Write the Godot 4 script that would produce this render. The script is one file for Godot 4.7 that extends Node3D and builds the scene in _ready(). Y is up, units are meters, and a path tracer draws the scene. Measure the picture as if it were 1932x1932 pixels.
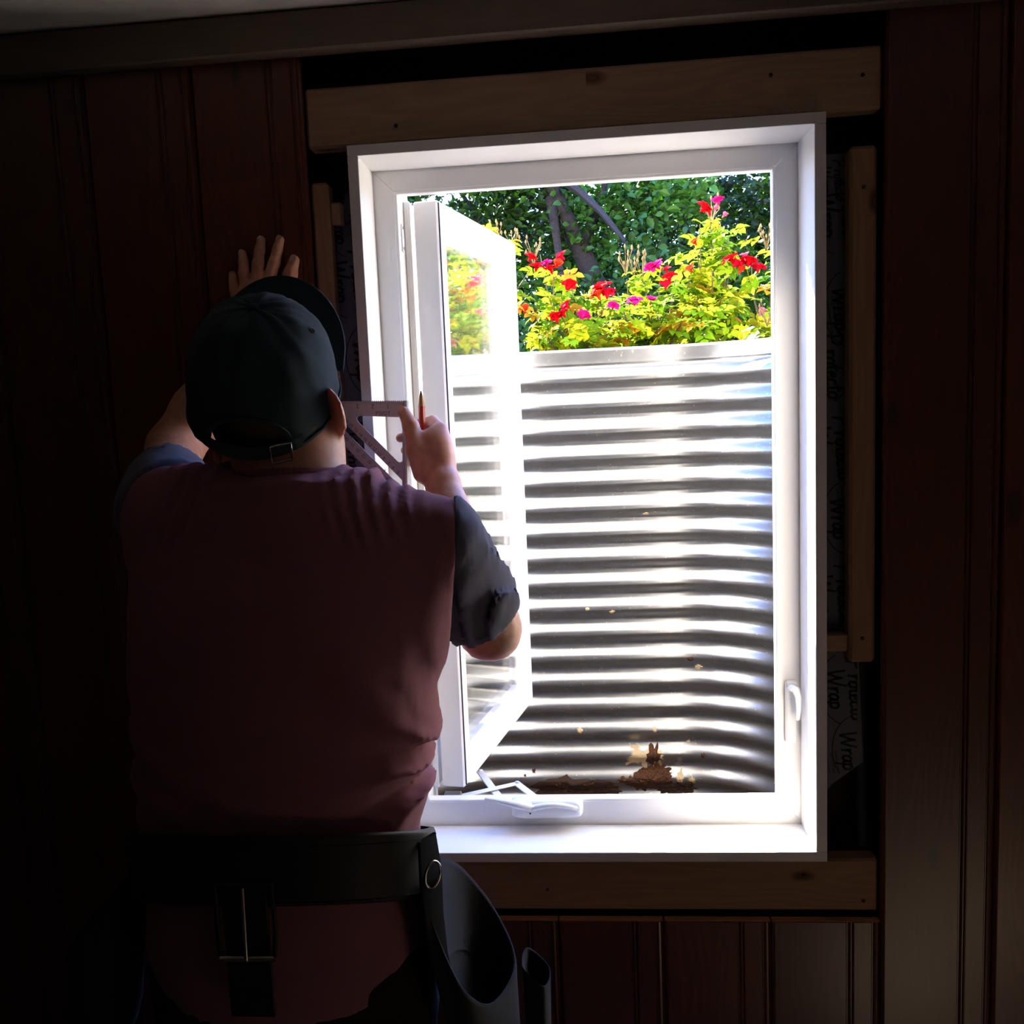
extends Node3D
# A carpenter marks a window liner in a panelled basement; daylight comes through the open casement and its window well.
# World: y up, metres. The panelled wall's face is the plane z = 0, the room lies at z > 0, the garden at z < 0.

const CEIL := 2.25          # ceiling height
const PLANK := 0.184        # width of one wall plank
const WELL_PITCH := 0.0677  # corrugation of the steel well

var rng := RandomNumberGenerator.new()
var M := {}
var taken := {}

# ------------------------------------------------------------------ small helpers

func numbered(called: String) -> String:
	var n: int = taken.get(called, 0)
	taken[called] = n + 1
	return called if n == 0 else "%s_%03d" % [called, n]

func tag(o: Node, label := "", category := "", group := "", kind := "") -> Node:
	if label: o.set_meta("label", label)
	if category: o.set_meta("category", category)
	if group: o.set_meta("group", group)
	if kind: o.set_meta("kind", kind)
	return o

func base(called: String, at := Vector3.ZERO) -> Node3D:
	var o := Node3D.new()
	o.name = numbered(called)
	add_child(o)
	o.position = at
	return o

func obj(called: String, mesh: Mesh, mat: Material, parent: Node = null) -> MeshInstance3D:
	var o := MeshInstance3D.new()
	o.name = called if parent else numbered(called)
	o.mesh = mesh
	o.material_override = mat
	o.cast_shadow = GeometryInstance3D.SHADOW_CASTING_SETTING_DOUBLE_SIDED
	if parent: parent.add_child(o, true)
	else: add_child(o)
	return o

func structure(called: String, mesh: Mesh, mat: Material, label: String) -> MeshInstance3D:
	var o := obj(called, mesh, mat)
	return tag(o, label, "", "", "structure")

# A collector of faces: flat faces carry their own normals, grids are smooth.
class Faces:
	var v := PackedVector3Array()
	var n := PackedVector3Array()
	var uv := PackedVector2Array()
	var ix := PackedInt32Array()

	func tri(a: Vector3, b: Vector3, c: Vector3, out: Vector3, ua := Vector2.ZERO, ub := Vector2.ZERO, uc := Vector2.ZERO) -> void:
		var f := (c - a).cross(b - a)
		var flip := f.dot(out) < 0.0
		var nn := (-f if flip else f).normalized()
		var k := v.size()
		v.append(a); v.append(b); v.append(c)
		n.append(nn); n.append(nn); n.append(nn)
		uv.append(ua); uv.append(ub); uv.append(uc)
		if flip: ix.append_array([k, k + 2, k + 1])
		else: ix.append_array([k, k + 1, k + 2])

	func quad(a: Vector3, b: Vector3, c: Vector3, d: Vector3, out: Vector3, ua := Vector2.ZERO, ub := Vector2.ZERO, uc := Vector2.ZERO, ud := Vector2.ZERO) -> void:
		tri(a, b, c, out, ua, ub, uc)
		tri(a, c, d, out, ua, uc, ud)

	# Box with chamfered edges; uv in metres, v along the longest side.
	func box(c: Vector3, size: Vector3, bev := 0.0015, bas := Basis.IDENTITY) -> void:
		var h := size * 0.5
		var b := minf(bev, minf(h.x, minf(h.y, h.z)) * 0.6)
		var lon := 0 if size.x >= size.y and size.x >= size.z else (1 if size.y >= size.z else 2)
		var pt := func(s: Vector3, a: int) -> Vector3:
			var p := Vector3(s.x * (h.x - b), s.y * (h.y - b), s.z * (h.z - b))
			p[a] = s[a] * h[a]
			return p
		var put := func(pts: Array) -> void:
			var m := Vector3.ZERO
			for p in pts: m += p
			var w := []
			var us := []
			for p in pts:
				w.append(c + bas * p)
				var o1 := (lon + 1) % 3
				var o2 := (lon + 2) % 3
				us.append(Vector2(p[o1] + p[o2], p[lon]))
			if pts.size() == 3: tri(w[0], w[1], w[2], bas * m, us[0], us[1], us[2])
			else: quad(w[0], w[1], w[2], w[3], bas * m, us[0], us[1], us[2], us[3])
		for a in 3:
			var p := (a + 1) % 3
			var q := (a + 2) % 3
			for s in [-1.0, 1.0]:
				var e := []
				for t in [[-1.0, -1.0], [1.0, -1.0], [1.0, 1.0], [-1.0, 1.0]]:
					var g := Vector3.ZERO
					g[a] = s; g[p] = t[0]; g[q] = t[1]
					e.append(pt.call(g, a))
				put.call(e)
			for t in [[-1.0, -1.0], [1.0, -1.0], [1.0, 1.0], [-1.0, 1.0]]:
				var g0 := Vector3.ZERO
				g0[a] = -1.0; g0[p] = t[0]; g0[q] = t[1]
				var g1 := g0
				g1[a] = 1.0
				put.call([pt.call(g0, p), pt.call(g1, p), pt.call(g1, q), pt.call(g0, q)])
		for sx in [-1.0, 1.0]:
			for sy in [-1.0, 1.0]:
				for sz in [-1.0, 1.0]:
					var g := Vector3(sx, sy, sz)
					put.call([pt.call(g, 0), pt.call(g, 1), pt.call(g, 2)])

	# Smooth sheet through rows of points (all rows equally long).
	func grid(rows: Array, closed := false, flip := false, uvs := Vector2(1, 1)) -> void:
		var w: int = rows[0].size()
		var k := v.size()
		var acc := PackedVector3Array()
		acc.resize(rows.size() * w)
		for r in rows.size():
			for i in w:
				v.append(rows[r][i])
				uv.append(Vector2(float(i) / (w - 1) * uvs.x, float(r) / (rows.size() - 1) * uvs.y))
		for r in rows.size() - 1:
			for i in (w if closed else w - 1):
				var j := (i + 1) % w
				var q := [r * w + i, r * w + j, (r + 1) * w + j, (r + 1) * w + i]
				if flip: q = [q[0], q[3], q[2], q[1]]
				for t in [[0, 1, 2], [0, 2, 3]]:
					var a: int = q[t[0]]
					var b: int = q[t[1]]
					var c: int = q[t[2]]
					ix.append_array([k + a, k + b, k + c])
					var f: Vector3 = (v[k + c] - v[k + a]).cross(v[k + b] - v[k + a])
					acc[a] += f; acc[b] += f; acc[c] += f
		for p in acc: n.append(p.normalized() if p.length_squared() > 1e-20 else Vector3.UP)

	# Tube along a path with a radius at each point, closed at both ends.
	func tube(path: Array, radii, sides := 8, flat := 1.0, hint := Vector3.UP) -> void:
		var rows := []
		var last := hint
		for i in path.size():
			var d: Vector3 = (path[mini(i + 1, path.size() - 1)] - path[maxi(i - 1, 0)]).normalized()
			var x := d.cross(last)
			if x.length() < 0.05: x = d.cross(Vector3(0.3, 0.2, 0.9))
			x = x.normalized()
			var y := x.cross(d).normalized()
			last = y
			var r: float = radii if radii is float else radii[i]
			var ring := []
			for s in sides + 1:
				var a := TAU * s / sides
				ring.append(path[i] + x * cos(a) * r + y * sin(a) * r * flat)
			if i == 0:
				var cap := []
				for s in sides + 1: cap.append(path[0])
				rows.append(cap)
			rows.append(ring)
			if i == path.size() - 1:
				var cap := []
				for s in sides + 1: cap.append(path[i])
				rows.append(cap)
		grid(rows)

	# Prism of a polygon (convex or not) between two offsets along an axis direction.
	func prism(poly: PackedVector2Array, o: Vector3, ex: Vector3, ey: Vector3, ez: Vector3) -> void:
		var t := Geometry2D.triangulate_polygon(poly)
		var at := func(p: Vector2, z: float) -> Vector3: return o + ex * p.x + ey * p.y + ez * z
		for i in range(0, t.size(), 3):
			for z in [0.0, 1.0]:
				tri(at.call(poly[t[i]], z), at.call(poly[t[i + 1]], z), at.call(poly[t[i + 2]], z), ez * (z - 0.5), poly[t[i]], poly[t[i + 1]], poly[t[i + 2]])
		var turn := -1.0 if Geometry2D.is_polygon_clockwise(poly) else 1.0
		for i in poly.size():
			var a := poly[i]
			var b := poly[(i + 1) % poly.size()]
			var e := b - a
			var out := (ex * e.y - ey * e.x) * turn
			quad(at.call(a, 0.0), at.call(b, 0.0), at.call(b, 1.0), at.call(a, 1.0), out, Vector2(0, 0), Vector2(e.length(), 0), Vector2(e.length(), ez.length()), Vector2(0, ez.length()))

	func mesh() -> ArrayMesh:
		var m := ArrayMesh.new()
		var a := []
		a.resize(Mesh.ARRAY_MAX)
		a[Mesh.ARRAY_VERTEX] = v
		a[Mesh.ARRAY_NORMAL] = n
		a[Mesh.ARRAY_TEX_UV] = uv
		a[Mesh.ARRAY_INDEX] = ix
		m.add_surface_from_arrays(Mesh.PRIMITIVE_TRIANGLES, a)
		return m

func box_mesh(c: Vector3, size: Vector3, bev := 0.0015) -> ArrayMesh:
	var f := Faces.new()
	f.box(c, size, bev)
	return f.mesh()

func span(a: Vector3, b: Vector3, bev := 0.0015) -> ArrayMesh:
	return box_mesh((a + b) * 0.5, (b - a).abs(), bev)

# ------------------------------------------------------------------ bodies as distance fields, meshed with surface nets

class Field:
	var ty := PackedInt32Array()
	var A := PackedVector3Array()
	var D := PackedVector3Array()
	var inv := PackedFloat32Array()
	var ra := PackedFloat32Array()
	var dr := PackedFloat32Array()
	var k := PackedFloat32Array()
	var bases := []
	var cuts: Array[Plane] = []
	var crease: Callable
	var rows := []          # torso slices: [y, cx, cz, half width, half depth]
	var grow := 0.0

	func _add(t: int, a: Vector3, d: Vector3, r0: float, r1: float, kk: float, b = null) -> void:
		ty.append(t); A.append(a); D.append(d)
		inv.append(1.0 / maxf(d.length_squared(), 1e-9))
		ra.append(r0); dr.append(r1 - r0); k.append(kk); bases.append(b)

	func cone(a: Vector3, b: Vector3, r0: float, r1: float, kk := 0.01) -> void:
		_add(0, a, b - a, r0, r1, kk)

	func chain(pts: Array, radii: Array, kk := 0.006) -> void:
		for i in pts.size() - 1: cone(pts[i], pts[i + 1], radii[i], radii[i + 1], kk)

	# Ellipsoid: columns of AXES are its half axes.
	func ell(c: Vector3, axes: Basis, kk := 0.01) -> void:
		_add(1, c, Vector3.ZERO, minf(axes.x.length(), minf(axes.y.length(), axes.z.length())), 0, kk, axes.inverse())

	func carve_cone(a: Vector3, b: Vector3, r0: float, r1: float, kk := 0.01) -> void:
		_add(3, a, b - a, r0, r1, kk)

	func loft(slices: Array, kk := 0.03) -> void:
		rows = slices
		_add(2, Vector3.ZERO, Vector3.ZERO, 0.12, 0, kk)

	func one(i: int, p: Vector3) -> float:
		var t := ty[i]
		if t == 0 or t == 3:
			var w := p - A[i]
			var s := clampf(w.dot(D[i]) * inv[i], 0.0, 1.0)
			return (w - D[i] * s).length() - ra[i] - dr[i] * s
		if t == 1:
			var q: Vector3 = bases[i] * (p - A[i])
			var l := q.length()
			return (l - 1.0) * ra[i] if l < 1.0 else (p - A[i]).length() * (1.0 - 1.0 / l)
		var n := rows.size()
		var y := clampf(p.y, rows[0][0], rows[n - 1][0])
		var j := 0
		while j < n - 2 and y > rows[j + 1][0]: j += 1
		var a: Array = rows[j]
		var b: Array = rows[j + 1]
		var u: float = (y - a[0]) / (b[0] - a[0])
		u = lerpf(u, u * u * (3.0 - 2.0 * u), 0.5)
		var hw: float = lerpf(a[3], b[3], u) + grow
		var hd: float = lerpf(a[4], b[4], u) + grow
		var dx: float = absf((p.x - lerpf(a[1], b[1], u)) / hw)
		var dz: float = absf((p.z - lerpf(a[2], b[2], u)) / hd)
		var rr := pow(pow(dx, 2.15) + pow(dz, 2.15), 1.0 / 2.15)
		var d := (rr - 1.0) * minf(hw, hd)
		var over: float = maxf(rows[0][0] - grow - p.y, p.y - rows[n - 1][0] - grow)
		return maxf(d, over)

	func at(p: Vector3, act: PackedInt32Array) -> float:
		var d := 1.0
		var first := true
		for i in act:
			var e := one(i, p)
			var kk := k[i]
			if ty[i] == 3:
				var hs := maxf(kk - absf(d + e), 0.0) / kk
				d = maxf(d, -e) + hs * hs * kk * 0.25
			elif first:
				d = e
				first = false
			else:
				var h := maxf(kk - absf(d - e), 0.0) / kk
				d = minf(d, e) - h * h * kk * 0.25
		if crease.is_valid(): d -= crease.call(p)
		for c in cuts: d = maxf(d, c.distance_to(p))
		return d

	# Adds the zero surface inside the box LO, HI to OUT.
	func build(lo: Vector3, hi: Vector3, cell: float, out: Faces) -> void:
		var nb := 5
		var g := Vector3i(((hi - lo) / (cell * nb)).ceil())
		var sx := g.x * nb + 1
		var sy := g.y * nb + 1
		var sz := g.z * nb + 1
		var val := PackedFloat32Array()
		val.resize(sx * sy * sz)
		val.fill(1e6)
		var vid := PackedInt32Array()
		vid.resize(sx * sy * sz)
		vid.fill(-1)
		var rad := cell * nb * 0.87
		var active := []
		var every := PackedInt32Array(range(ty.size()))
		for bz in g.z:
			for by in g.y:
				for bx in g.x:
					var c := lo + Vector3(bx + 0.5, by + 0.5, bz + 0.5) * cell * nb
					var dm := 1e9
					var ds := PackedFloat32Array()
					for i in every:
						var e := one(i, c)
						ds.append(e)
						if ty[i] != 3: dm = minf(dm, e)
					if dm > rad * 1.3 + 0.02 or dm < -rad * 3.0 - 0.05: continue
					var act := PackedInt32Array()
					for i in every:
						if ds[i] < (rad * 2.0 + k[i] if ty[i] == 3 else maxf(dm, 0.0) + rad * 2.2 + k[i]): act.append(i)
					active.append([bx, by, bz])
					for iz in nb + 1:
						for iy in nb + 1:
							for jx in nb + 1:
								var X := bx * nb + jx
								var Y := by * nb + iy
								var Z := bz * nb + iz
								var id := (Z * sy + Y) * sx + X
								if val[id] > 1e5: val[id] = at(lo + Vector3(X, Y, Z) * cell, act)
		var v0 := out.v.size()
		var cnt := 0
		var off := [0, 1, sx, sx + 1, sx * sy, sx * sy + 1, sx * sy + sx, sx * sy + sx + 1]
		var cor := [Vector3(0, 0, 0), Vector3(1, 0, 0), Vector3(0, 1, 0), Vector3(1, 1, 0), Vector3(0, 0, 1), Vector3(1, 0, 1), Vector3(0, 1, 1), Vector3(1, 1, 1)]
		var edges := [[0, 1], [2, 3], [4, 5], [6, 7], [0, 2], [1, 3], [4, 6], [5, 7], [0, 4], [1, 5], [2, 6], [3, 7]]
		for b in active:
			for iz in nb:
				for iy in nb:
					for jx in nb:
						var X: int = b[0] * nb + jx
						var Y: int = b[1] * nb + iy
						var Z: int = b[2] * nb + iz
						var id := (Z * sy + Y) * sx + X
						var neg := 0
						for o in off:
							if val[id + o] < 0.0: neg += 1
						if neg == 0 or neg == 8: continue
						var m := Vector3.ZERO
						var c := 0
						for e in edges:
							var d0: float = val[id + off[e[0]]]
							var d1: float = val[id + off[e[1]]]
							if (d0 < 0.0) != (d1 < 0.0):
								m += cor[e[0]].lerp(cor[e[1]], d0 / (d0 - d1))
								c += 1
						vid[id] = cnt
						cnt += 1
						out.v.append(lo + (Vector3(X, Y, Z) + m / c) * cell)
		var acc := PackedVector3Array()
		acc.resize(cnt)
		var step := [1, sx, sx * sy]
		for b in active:
			for iz in nb:
				for iy in nb:
					for jx in nb:
						var X: int = b[0] * nb + jx
						var Y: int = b[1] * nb + iy
						var Z: int = b[2] * nb + iz
						var id := (Z * sy + Y) * sx + X
						var s0 := val[id] < 0.0
						for a in 3:
							if s0 == (val[id + step[a]] < 0.0): continue
							var s1: int = step[(a + 1) % 3]
							var s2: int = step[(a + 2) % 3]
							var lim := [X, Y, Z]
							if lim[(a + 1) % 3] == 0 or lim[(a + 2) % 3] == 0: continue
							var q := [vid[id - s1 - s2], vid[id - s2], vid[id], vid[id - s1]]
							if q.has(-1): continue
							if s0: q.reverse()
							for t in [[0, 1, 2], [0, 2, 3]]:
								var i0: int = q[t[0]]
								var i1: int = q[t[1]]
								var i2: int = q[t[2]]
								out.ix.append_array([v0 + i0, v0 + i1, v0 + i2])
								var f := (out.v[v0 + i2] - out.v[v0 + i0]).cross(out.v[v0 + i1] - out.v[v0 + i0])
								acc[i0] += f; acc[i1] += f; acc[i2] += f
		for i in cnt:
			out.n.append(acc[i].normalized() if acc[i].length_squared() > 1e-24 else Vector3.UP)
			var p := out.v[v0 + i]
			out.uv.append(Vector2(p.x + p.z, p.y))

# ------------------------------------------------------------------ materials

func mat(c: Color, rough := 0.6, metal := 0.0) -> StandardMaterial3D:
	var m := StandardMaterial3D.new()
	m.albedo_color = c
	m.roughness = rough
	m.metallic = metal
	return m

func rgb(r: float, g: float, b: float) -> Color:
	return Color(r / 255.0, g / 255.0, b / 255.0)

func noise(freq: float, sd: int, octaves := 4) -> FastNoiseLite:
	var f := FastNoiseLite.new()
	f.noise_type = FastNoiseLite.TYPE_SIMPLEX_SMOOTH
	f.frequency = freq
	f.seed = sd
	f.fractal_octaves = octaves
	return f

# Sawn or planed softwood: u across the board, v along the grain (u spans 0.25 m, v spans 2 m).
func wood_texture(light: Color, dark: Color, knot: Color, sd: int, knots: int, contrast: float) -> ImageTexture:
	var w := 192
	var h := 1024
	var im := Image.create(w, h, false, Image.FORMAT_RGB8)
	var n1 := noise(1.0, sd, 3)
	var n2 := noise(1.0, sd + 7, 2)
	var r := RandomNumberGenerator.new()
	r.seed = sd * 31 + 5
	var ks := []
	for i in knots: ks.append([Vector2(r.randf_range(0.03, 0.22), (i + r.randf()) * 2.0 / knots), r.randf_range(0.007, 0.015)])
	for y in h:
		var v := 2.0 * y / h
		for x in w:
			var u := 0.25 * x / w
			var bend := 0.0
			var kd := 0.0
			for kk in ks:
				var d: Vector2 = (Vector2(u, v) - kk[0]) * Vector2(1.0, 0.45)
				var q: float = d.length() / kk[1]
				if q < 6.0:
					bend += exp(-q * 0.8) * 0.03 * signf(d.x)
					kd = maxf(kd, clampf(1.35 - q * 1.1, 0.0, 1.0))
			var uu := u + bend
			var ring := sin((uu * 95.0 + n1.get_noise_2d(uu * 9.0, v * 1.3) * 7.0) * TAU * 0.5)
			var fib := n2.get_noise_2d(u * 420.0, v * 9.0)
			var tone := n1.get_noise_2d(u * 3.0 + 40.0, v * 0.8)
			var t := clampf(0.42 + contrast * (0.3 * ring + 0.35 * fib + 0.5 * tone), 0.0, 1.0)
			var c := light.lerp(dark, t)
			if kd > 0.0: c = c.lerp(knot, kd * (0.8 + 0.2 * sin(kd * 30.0)))
			im.set_pixel(x, y, c)
	return ImageTexture.create_from_image(im)

func wood(tex: Texture2D, rough: float, coat := 0.0, off := Vector3.ZERO, tint := Color.WHITE) -> StandardMaterial3D:
	var m := mat(tint, rough)
	m.albedo_texture = tex
	m.uv1_scale = Vector3(4.0, 0.5, 1.0)
	m.uv1_offset = off
	if coat > 0.0:
		m.clearcoat_enabled = true
		m.clearcoat = coat
		m.clearcoat_roughness = 0.28
	return m

func noise_tex(freq: float, sd: int, c0: Color, c1: Color, size := 256, octaves := 4, p0 := 0.2, p1 := 0.8) -> NoiseTexture2D:
	var t := NoiseTexture2D.new()
	t.width = size
	t.height = size
	t.seamless = true
	t.noise = noise(freq, sd, octaves)
	var g := Gradient.new()
	g.set_color(0, c0); g.set_offset(0, p0)
	g.set_color(1, c1); g.set_offset(1, p1)
	t.color_ramp = g
	return t

func cloth(c0: Color, c1: Color, sd: int, scale := 9.0, rough := 0.95, sheen := 0.25) -> StandardMaterial3D:
	var m := mat(Color.WHITE, rough)
	m.albedo_texture = noise_tex(0.25, sd, c0, c1, 512, 3)
	m.uv1_triplanar = true
	m.uv1_world_triplanar = true
	m.uv1_scale = Vector3.ONE * scale
	m.metallic_specular = 0.25
	m.rim_enabled = sheen > 0.0
	m.rim = sheen
	m.rim_tint = 0.6
	m.heightmap_enabled = true
	m.heightmap_texture = noise_tex(0.35, sd + 1, Color.BLACK, Color.WHITE, 512, 2)
	m.heightmap_scale = 0.05
	return m

func make_materials() -> void:
	# stained and varnished knotty pine, four boards' worth of variation
	for i in 4:
		var t := wood_texture(rgb(118 - i * 7, 58 - i * 3, 28), rgb(78 - i * 4, 34, 15), rgb(26, 12, 8), 11 + i * 3, 4, 0.55)
		M["plank%d" % i] = wood(t, 0.42, 0.5, Vector3(0.13 * i, 0.31 * i, 0))
	M.cut_edge = wood(wood_texture(rgb(196, 150, 104), rgb(160, 112, 70), rgb(80, 45, 25), 77, 2, 0.5), 0.8)
	var lum := wood_texture(rgb(188, 158, 130), rgb(158, 126, 100), rgb(74, 44, 26), 41, 5, 0.5)
	M.lumber = wood(lum, 0.85)
	M.lumber_b = wood(lum, 0.85, 0.0, Vector3(0.4, 0.37, 0), rgb(238, 226, 214))
	M.beam = wood(wood_texture(rgb(120, 104, 88), rgb(98, 84, 70), rgb(70, 58, 48), 63, 1, 0.4), 0.5)
	M.ceiling = mat(rgb(172, 166, 160), 0.9)
	M.ceiling.heightmap_enabled = true
	M.ceiling.heightmap_texture = noise_tex(0.02, 5, Color.BLACK, Color.WHITE)
	M.ceiling.heightmap_scale = 0.4
	M.ceiling.uv1_triplanar = true
	M.carpet = cloth(rgb(96, 88, 80), rgb(116, 106, 98), 21, 3.0, 1.0, 0.0)
	M.room_wall = mat(rgb(200, 195, 188), 0.8)
	M.room_panel = mat(rgb(124, 98, 80), 0.6)
	M.cavity = mat(rgb(52, 46, 44), 0.95)
	M.stucco = mat(rgb(226, 222, 214), 0.9)
	M.stucco.albedo_texture = noise_tex(0.05, 8, rgb(220, 220, 220), rgb(255, 255, 255))
	M.stucco.uv1_triplanar = true
	# white parts of the window
	M.liner = mat(rgb(243, 242, 240), 0.45)
	M.vinyl = mat(rgb(245, 244, 243), 0.32)
	M.vinyl_gloss = mat(rgb(240, 240, 240), 0.2)
	M.gasket = mat(rgb(70, 70, 76), 0.7)
	M.link = mat(rgb(225, 222, 222), 0.35)
	M.screw = mat(rgb(150, 146, 142), 0.35, 0.9)
	M.glass = mat(Color(0.5, 0.55, 0.55, 0.02), 0.02)
	M.glass.transparency = BaseMaterial3D.TRANSPARENCY_ALPHA
	# flashing
	M.wrap = mat(rgb(96, 100, 116), 0.5)
	M.ink = mat(rgb(16, 16, 18), 0.5)
	M.pipe = mat(rgb(92, 98, 104), 0.5, 0.3)
	M.mortar = mat(rgb(110, 106, 100), 0.95)
	# galvanised steel with dust specks
	M.steel = mat(Color.WHITE, 0.24, 1.0)
	var im := Image.create(1024, 1024, false, Image.FORMAT_RGB8)
	var nz := noise(0.02, 3, 4)
	var r := RandomNumberGenerator.new()
	r.seed = 9
	for y in 1024:
		for x in 1024:
			var t := 0.52 + 0.04 * nz.get_noise_2d(x * 0.6, y * 2.5)
			im.set_pixel(x, y, Color(t, t * 1.005, t * 1.01))
	for i in 2600:
		var c := r.randf_range(0.55, 0.95)
		im.fill_rect(Rect2i(r.randi() % 1020, r.randi() % 1020, 1 + r.randi() % 3, 1 + r.randi() % 2), Color(c, c * 0.93, c * 0.82))
	M.steel.albedo_texture = ImageTexture.create_from_image(im)
	M.steel.uv1_scale = Vector3(2.0, 1.0, 1.0)
	M.steel.roughness = 0.28
	M.steel.metallic = 0.84
	M.mud = mat(rgb(98, 62, 36), 1.0)
	M.mud.albedo_texture = noise_tex(0.08, 14, rgb(120, 120, 120), rgb(255, 240, 220))
	M.mud.uv1_triplanar = true
	M.mud.uv1_scale = Vector3.ONE * 8.0
	M.mud_dark = mat(rgb(58, 38, 26), 1.0)
	M.smear = mat(rgb(196, 174, 136), 1.0)
	M.gravel = mat(rgb(172, 134, 94), 1.0)
	M.gravel.albedo_texture = noise_tex(0.08, 23, rgb(110, 105, 100), rgb(255, 250, 240), 512)
	M.gravel.uv1_triplanar = true
	M.gravel.uv1_scale = Vector3.ONE * 2.0
	M.soil = mat(rgb(76, 58, 42), 1.0)
	M.soil.albedo_texture = noise_tex(0.05, 24, rgb(140, 140, 130), rgb(255, 250, 240), 512)
	M.soil.uv1_triplanar = true
	M.concrete = mat(rgb(158, 154, 148), 0.9)
	# garden
	# leaf: surface colour, then the light that passes through it
	var greens := [[rgb(104, 128, 12), Color(0.185, 0.215, 0.010)], [rgb(78, 112, 12), Color(0.125, 0.185, 0.010)], [rgb(124, 128, 16), Color(0.215, 0.205, 0.012)], [rgb(50, 86, 12), Color(0.070, 0.145, 0.010)], [rgb(140, 96, 18), Color(0.215, 0.130, 0.012)]]
	for i in greens.size():
		var g := mat(greens[i][0], 0.6)
		g.backlight_enabled = true
		g.backlight = greens[i][1].linear_to_srgb()
		g.metallic_specular = 0.12
		M["rose_leaf%d" % i] = g
	M.cane = mat(rgb(70, 60, 32), 0.7)
	M.dry = mat(rgb(98, 84, 50), 0.9)
	var reds := [[rgb(176, 6, 16), Color(0.13, 0.002, 0.005)], [rgb(178, 10, 34), Color(0.13, 0.003, 0.014)], [rgb(174, 14, 86), Color(0.12, 0.003, 0.045)], [rgb(184, 84, 112), Color(0.13, 0.035, 0.06)], [rgb(176, 40, 18), Color(0.13, 0.02, 0.005)]]
	for i in reds.size():
		var g := mat(reds[i][0], 0.8)
		g.metallic_specular = 0.1
		g.backlight_enabled = true
		g.backlight = reds[i][1].linear_to_srgb()
		M["petal%d" % i] = g
	M.tree_leaf = mat(Color.WHITE, 0.5)
	M.tree_leaf.metallic_specular = 0.3
	M.tree_leaf.vertex_color_use_as_albedo = true
	M.tree_leaf.backlight_enabled = true
	M.tree_leaf.backlight = Color(0.55, 0.7, 0.35)
	M.bark = mat(rgb(56, 46, 40), 0.95)
	M.bark.albedo_texture = noise_tex(0.1, 33, rgb(120, 120, 120), rgb(255, 255, 255))
	M.bark.uv1_triplanar = true
	M.bark.uv1_scale = Vector3(4, 1, 4)
	# the carpenter and his gear
	M.skin = mat(rgb(226, 168, 140), 0.5)
	M.skin.albedo_texture = noise_tex(0.03, 51, rgb(232, 216, 210), rgb(255, 255, 255), 256, 4)
	M.skin.uv1_triplanar = true
	M.skin.uv1_scale = Vector3.ONE * 6.0
	M.skin.subsurf_scatter_enabled = true
	M.skin.subsurf_scatter_strength = 0.12
	M.nail = mat(rgb(226, 178, 160), 0.3)
	M.eye = mat(rgb(236, 232, 226), 0.2)
	M.iris = mat(rgb(70, 52, 38), 0.2)
	M.hair = mat(rgb(82, 62, 46), 0.8)
	M.shirt = cloth(rgb(146, 88, 100), rgb(184, 126, 138), 61, 9.0)
	M.sleeve = cloth(rgb(92, 92, 112), rgb(122, 122, 142), 62, 9.0)
	M.stitch = mat(rgb(128, 116, 128), 0.9)
	M.cap = cloth(rgb(42, 56, 64), rgb(60, 76, 84), 63, 14.0)
	M.cap_thread = mat(rgb(150, 146, 96), 0.8)
	M.trousers = cloth(rgb(22, 24, 18), rgb(58, 56, 40), 64, 1.4, 0.95, 0.1)
	M.boot = mat(rgb(62, 44, 30), 0.6)
	M.sole = mat(rgb(24, 22, 20), 0.9)
	M.belt = mat(rgb(22, 22, 24), 0.62)
	M.nylon = cloth(rgb(16, 17, 20), rgb(30, 32, 36), 65, 12.0, 0.85, 0.3)
	M.chrome = mat(rgb(206, 204, 200), 0.22, 1.0)
	M.alloy = mat(rgb(168, 168, 170), 0.4, 0.85)
	M.pencil_paint = mat(rgb(214, 62, 26), 0.35)
	M.pencil_wood = mat(rgb(206, 160, 104), 0.8)
	M.graphite = mat(rgb(34, 34, 36), 0.4)

# ------------------------------------------------------------------ the room and the window wall

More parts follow.
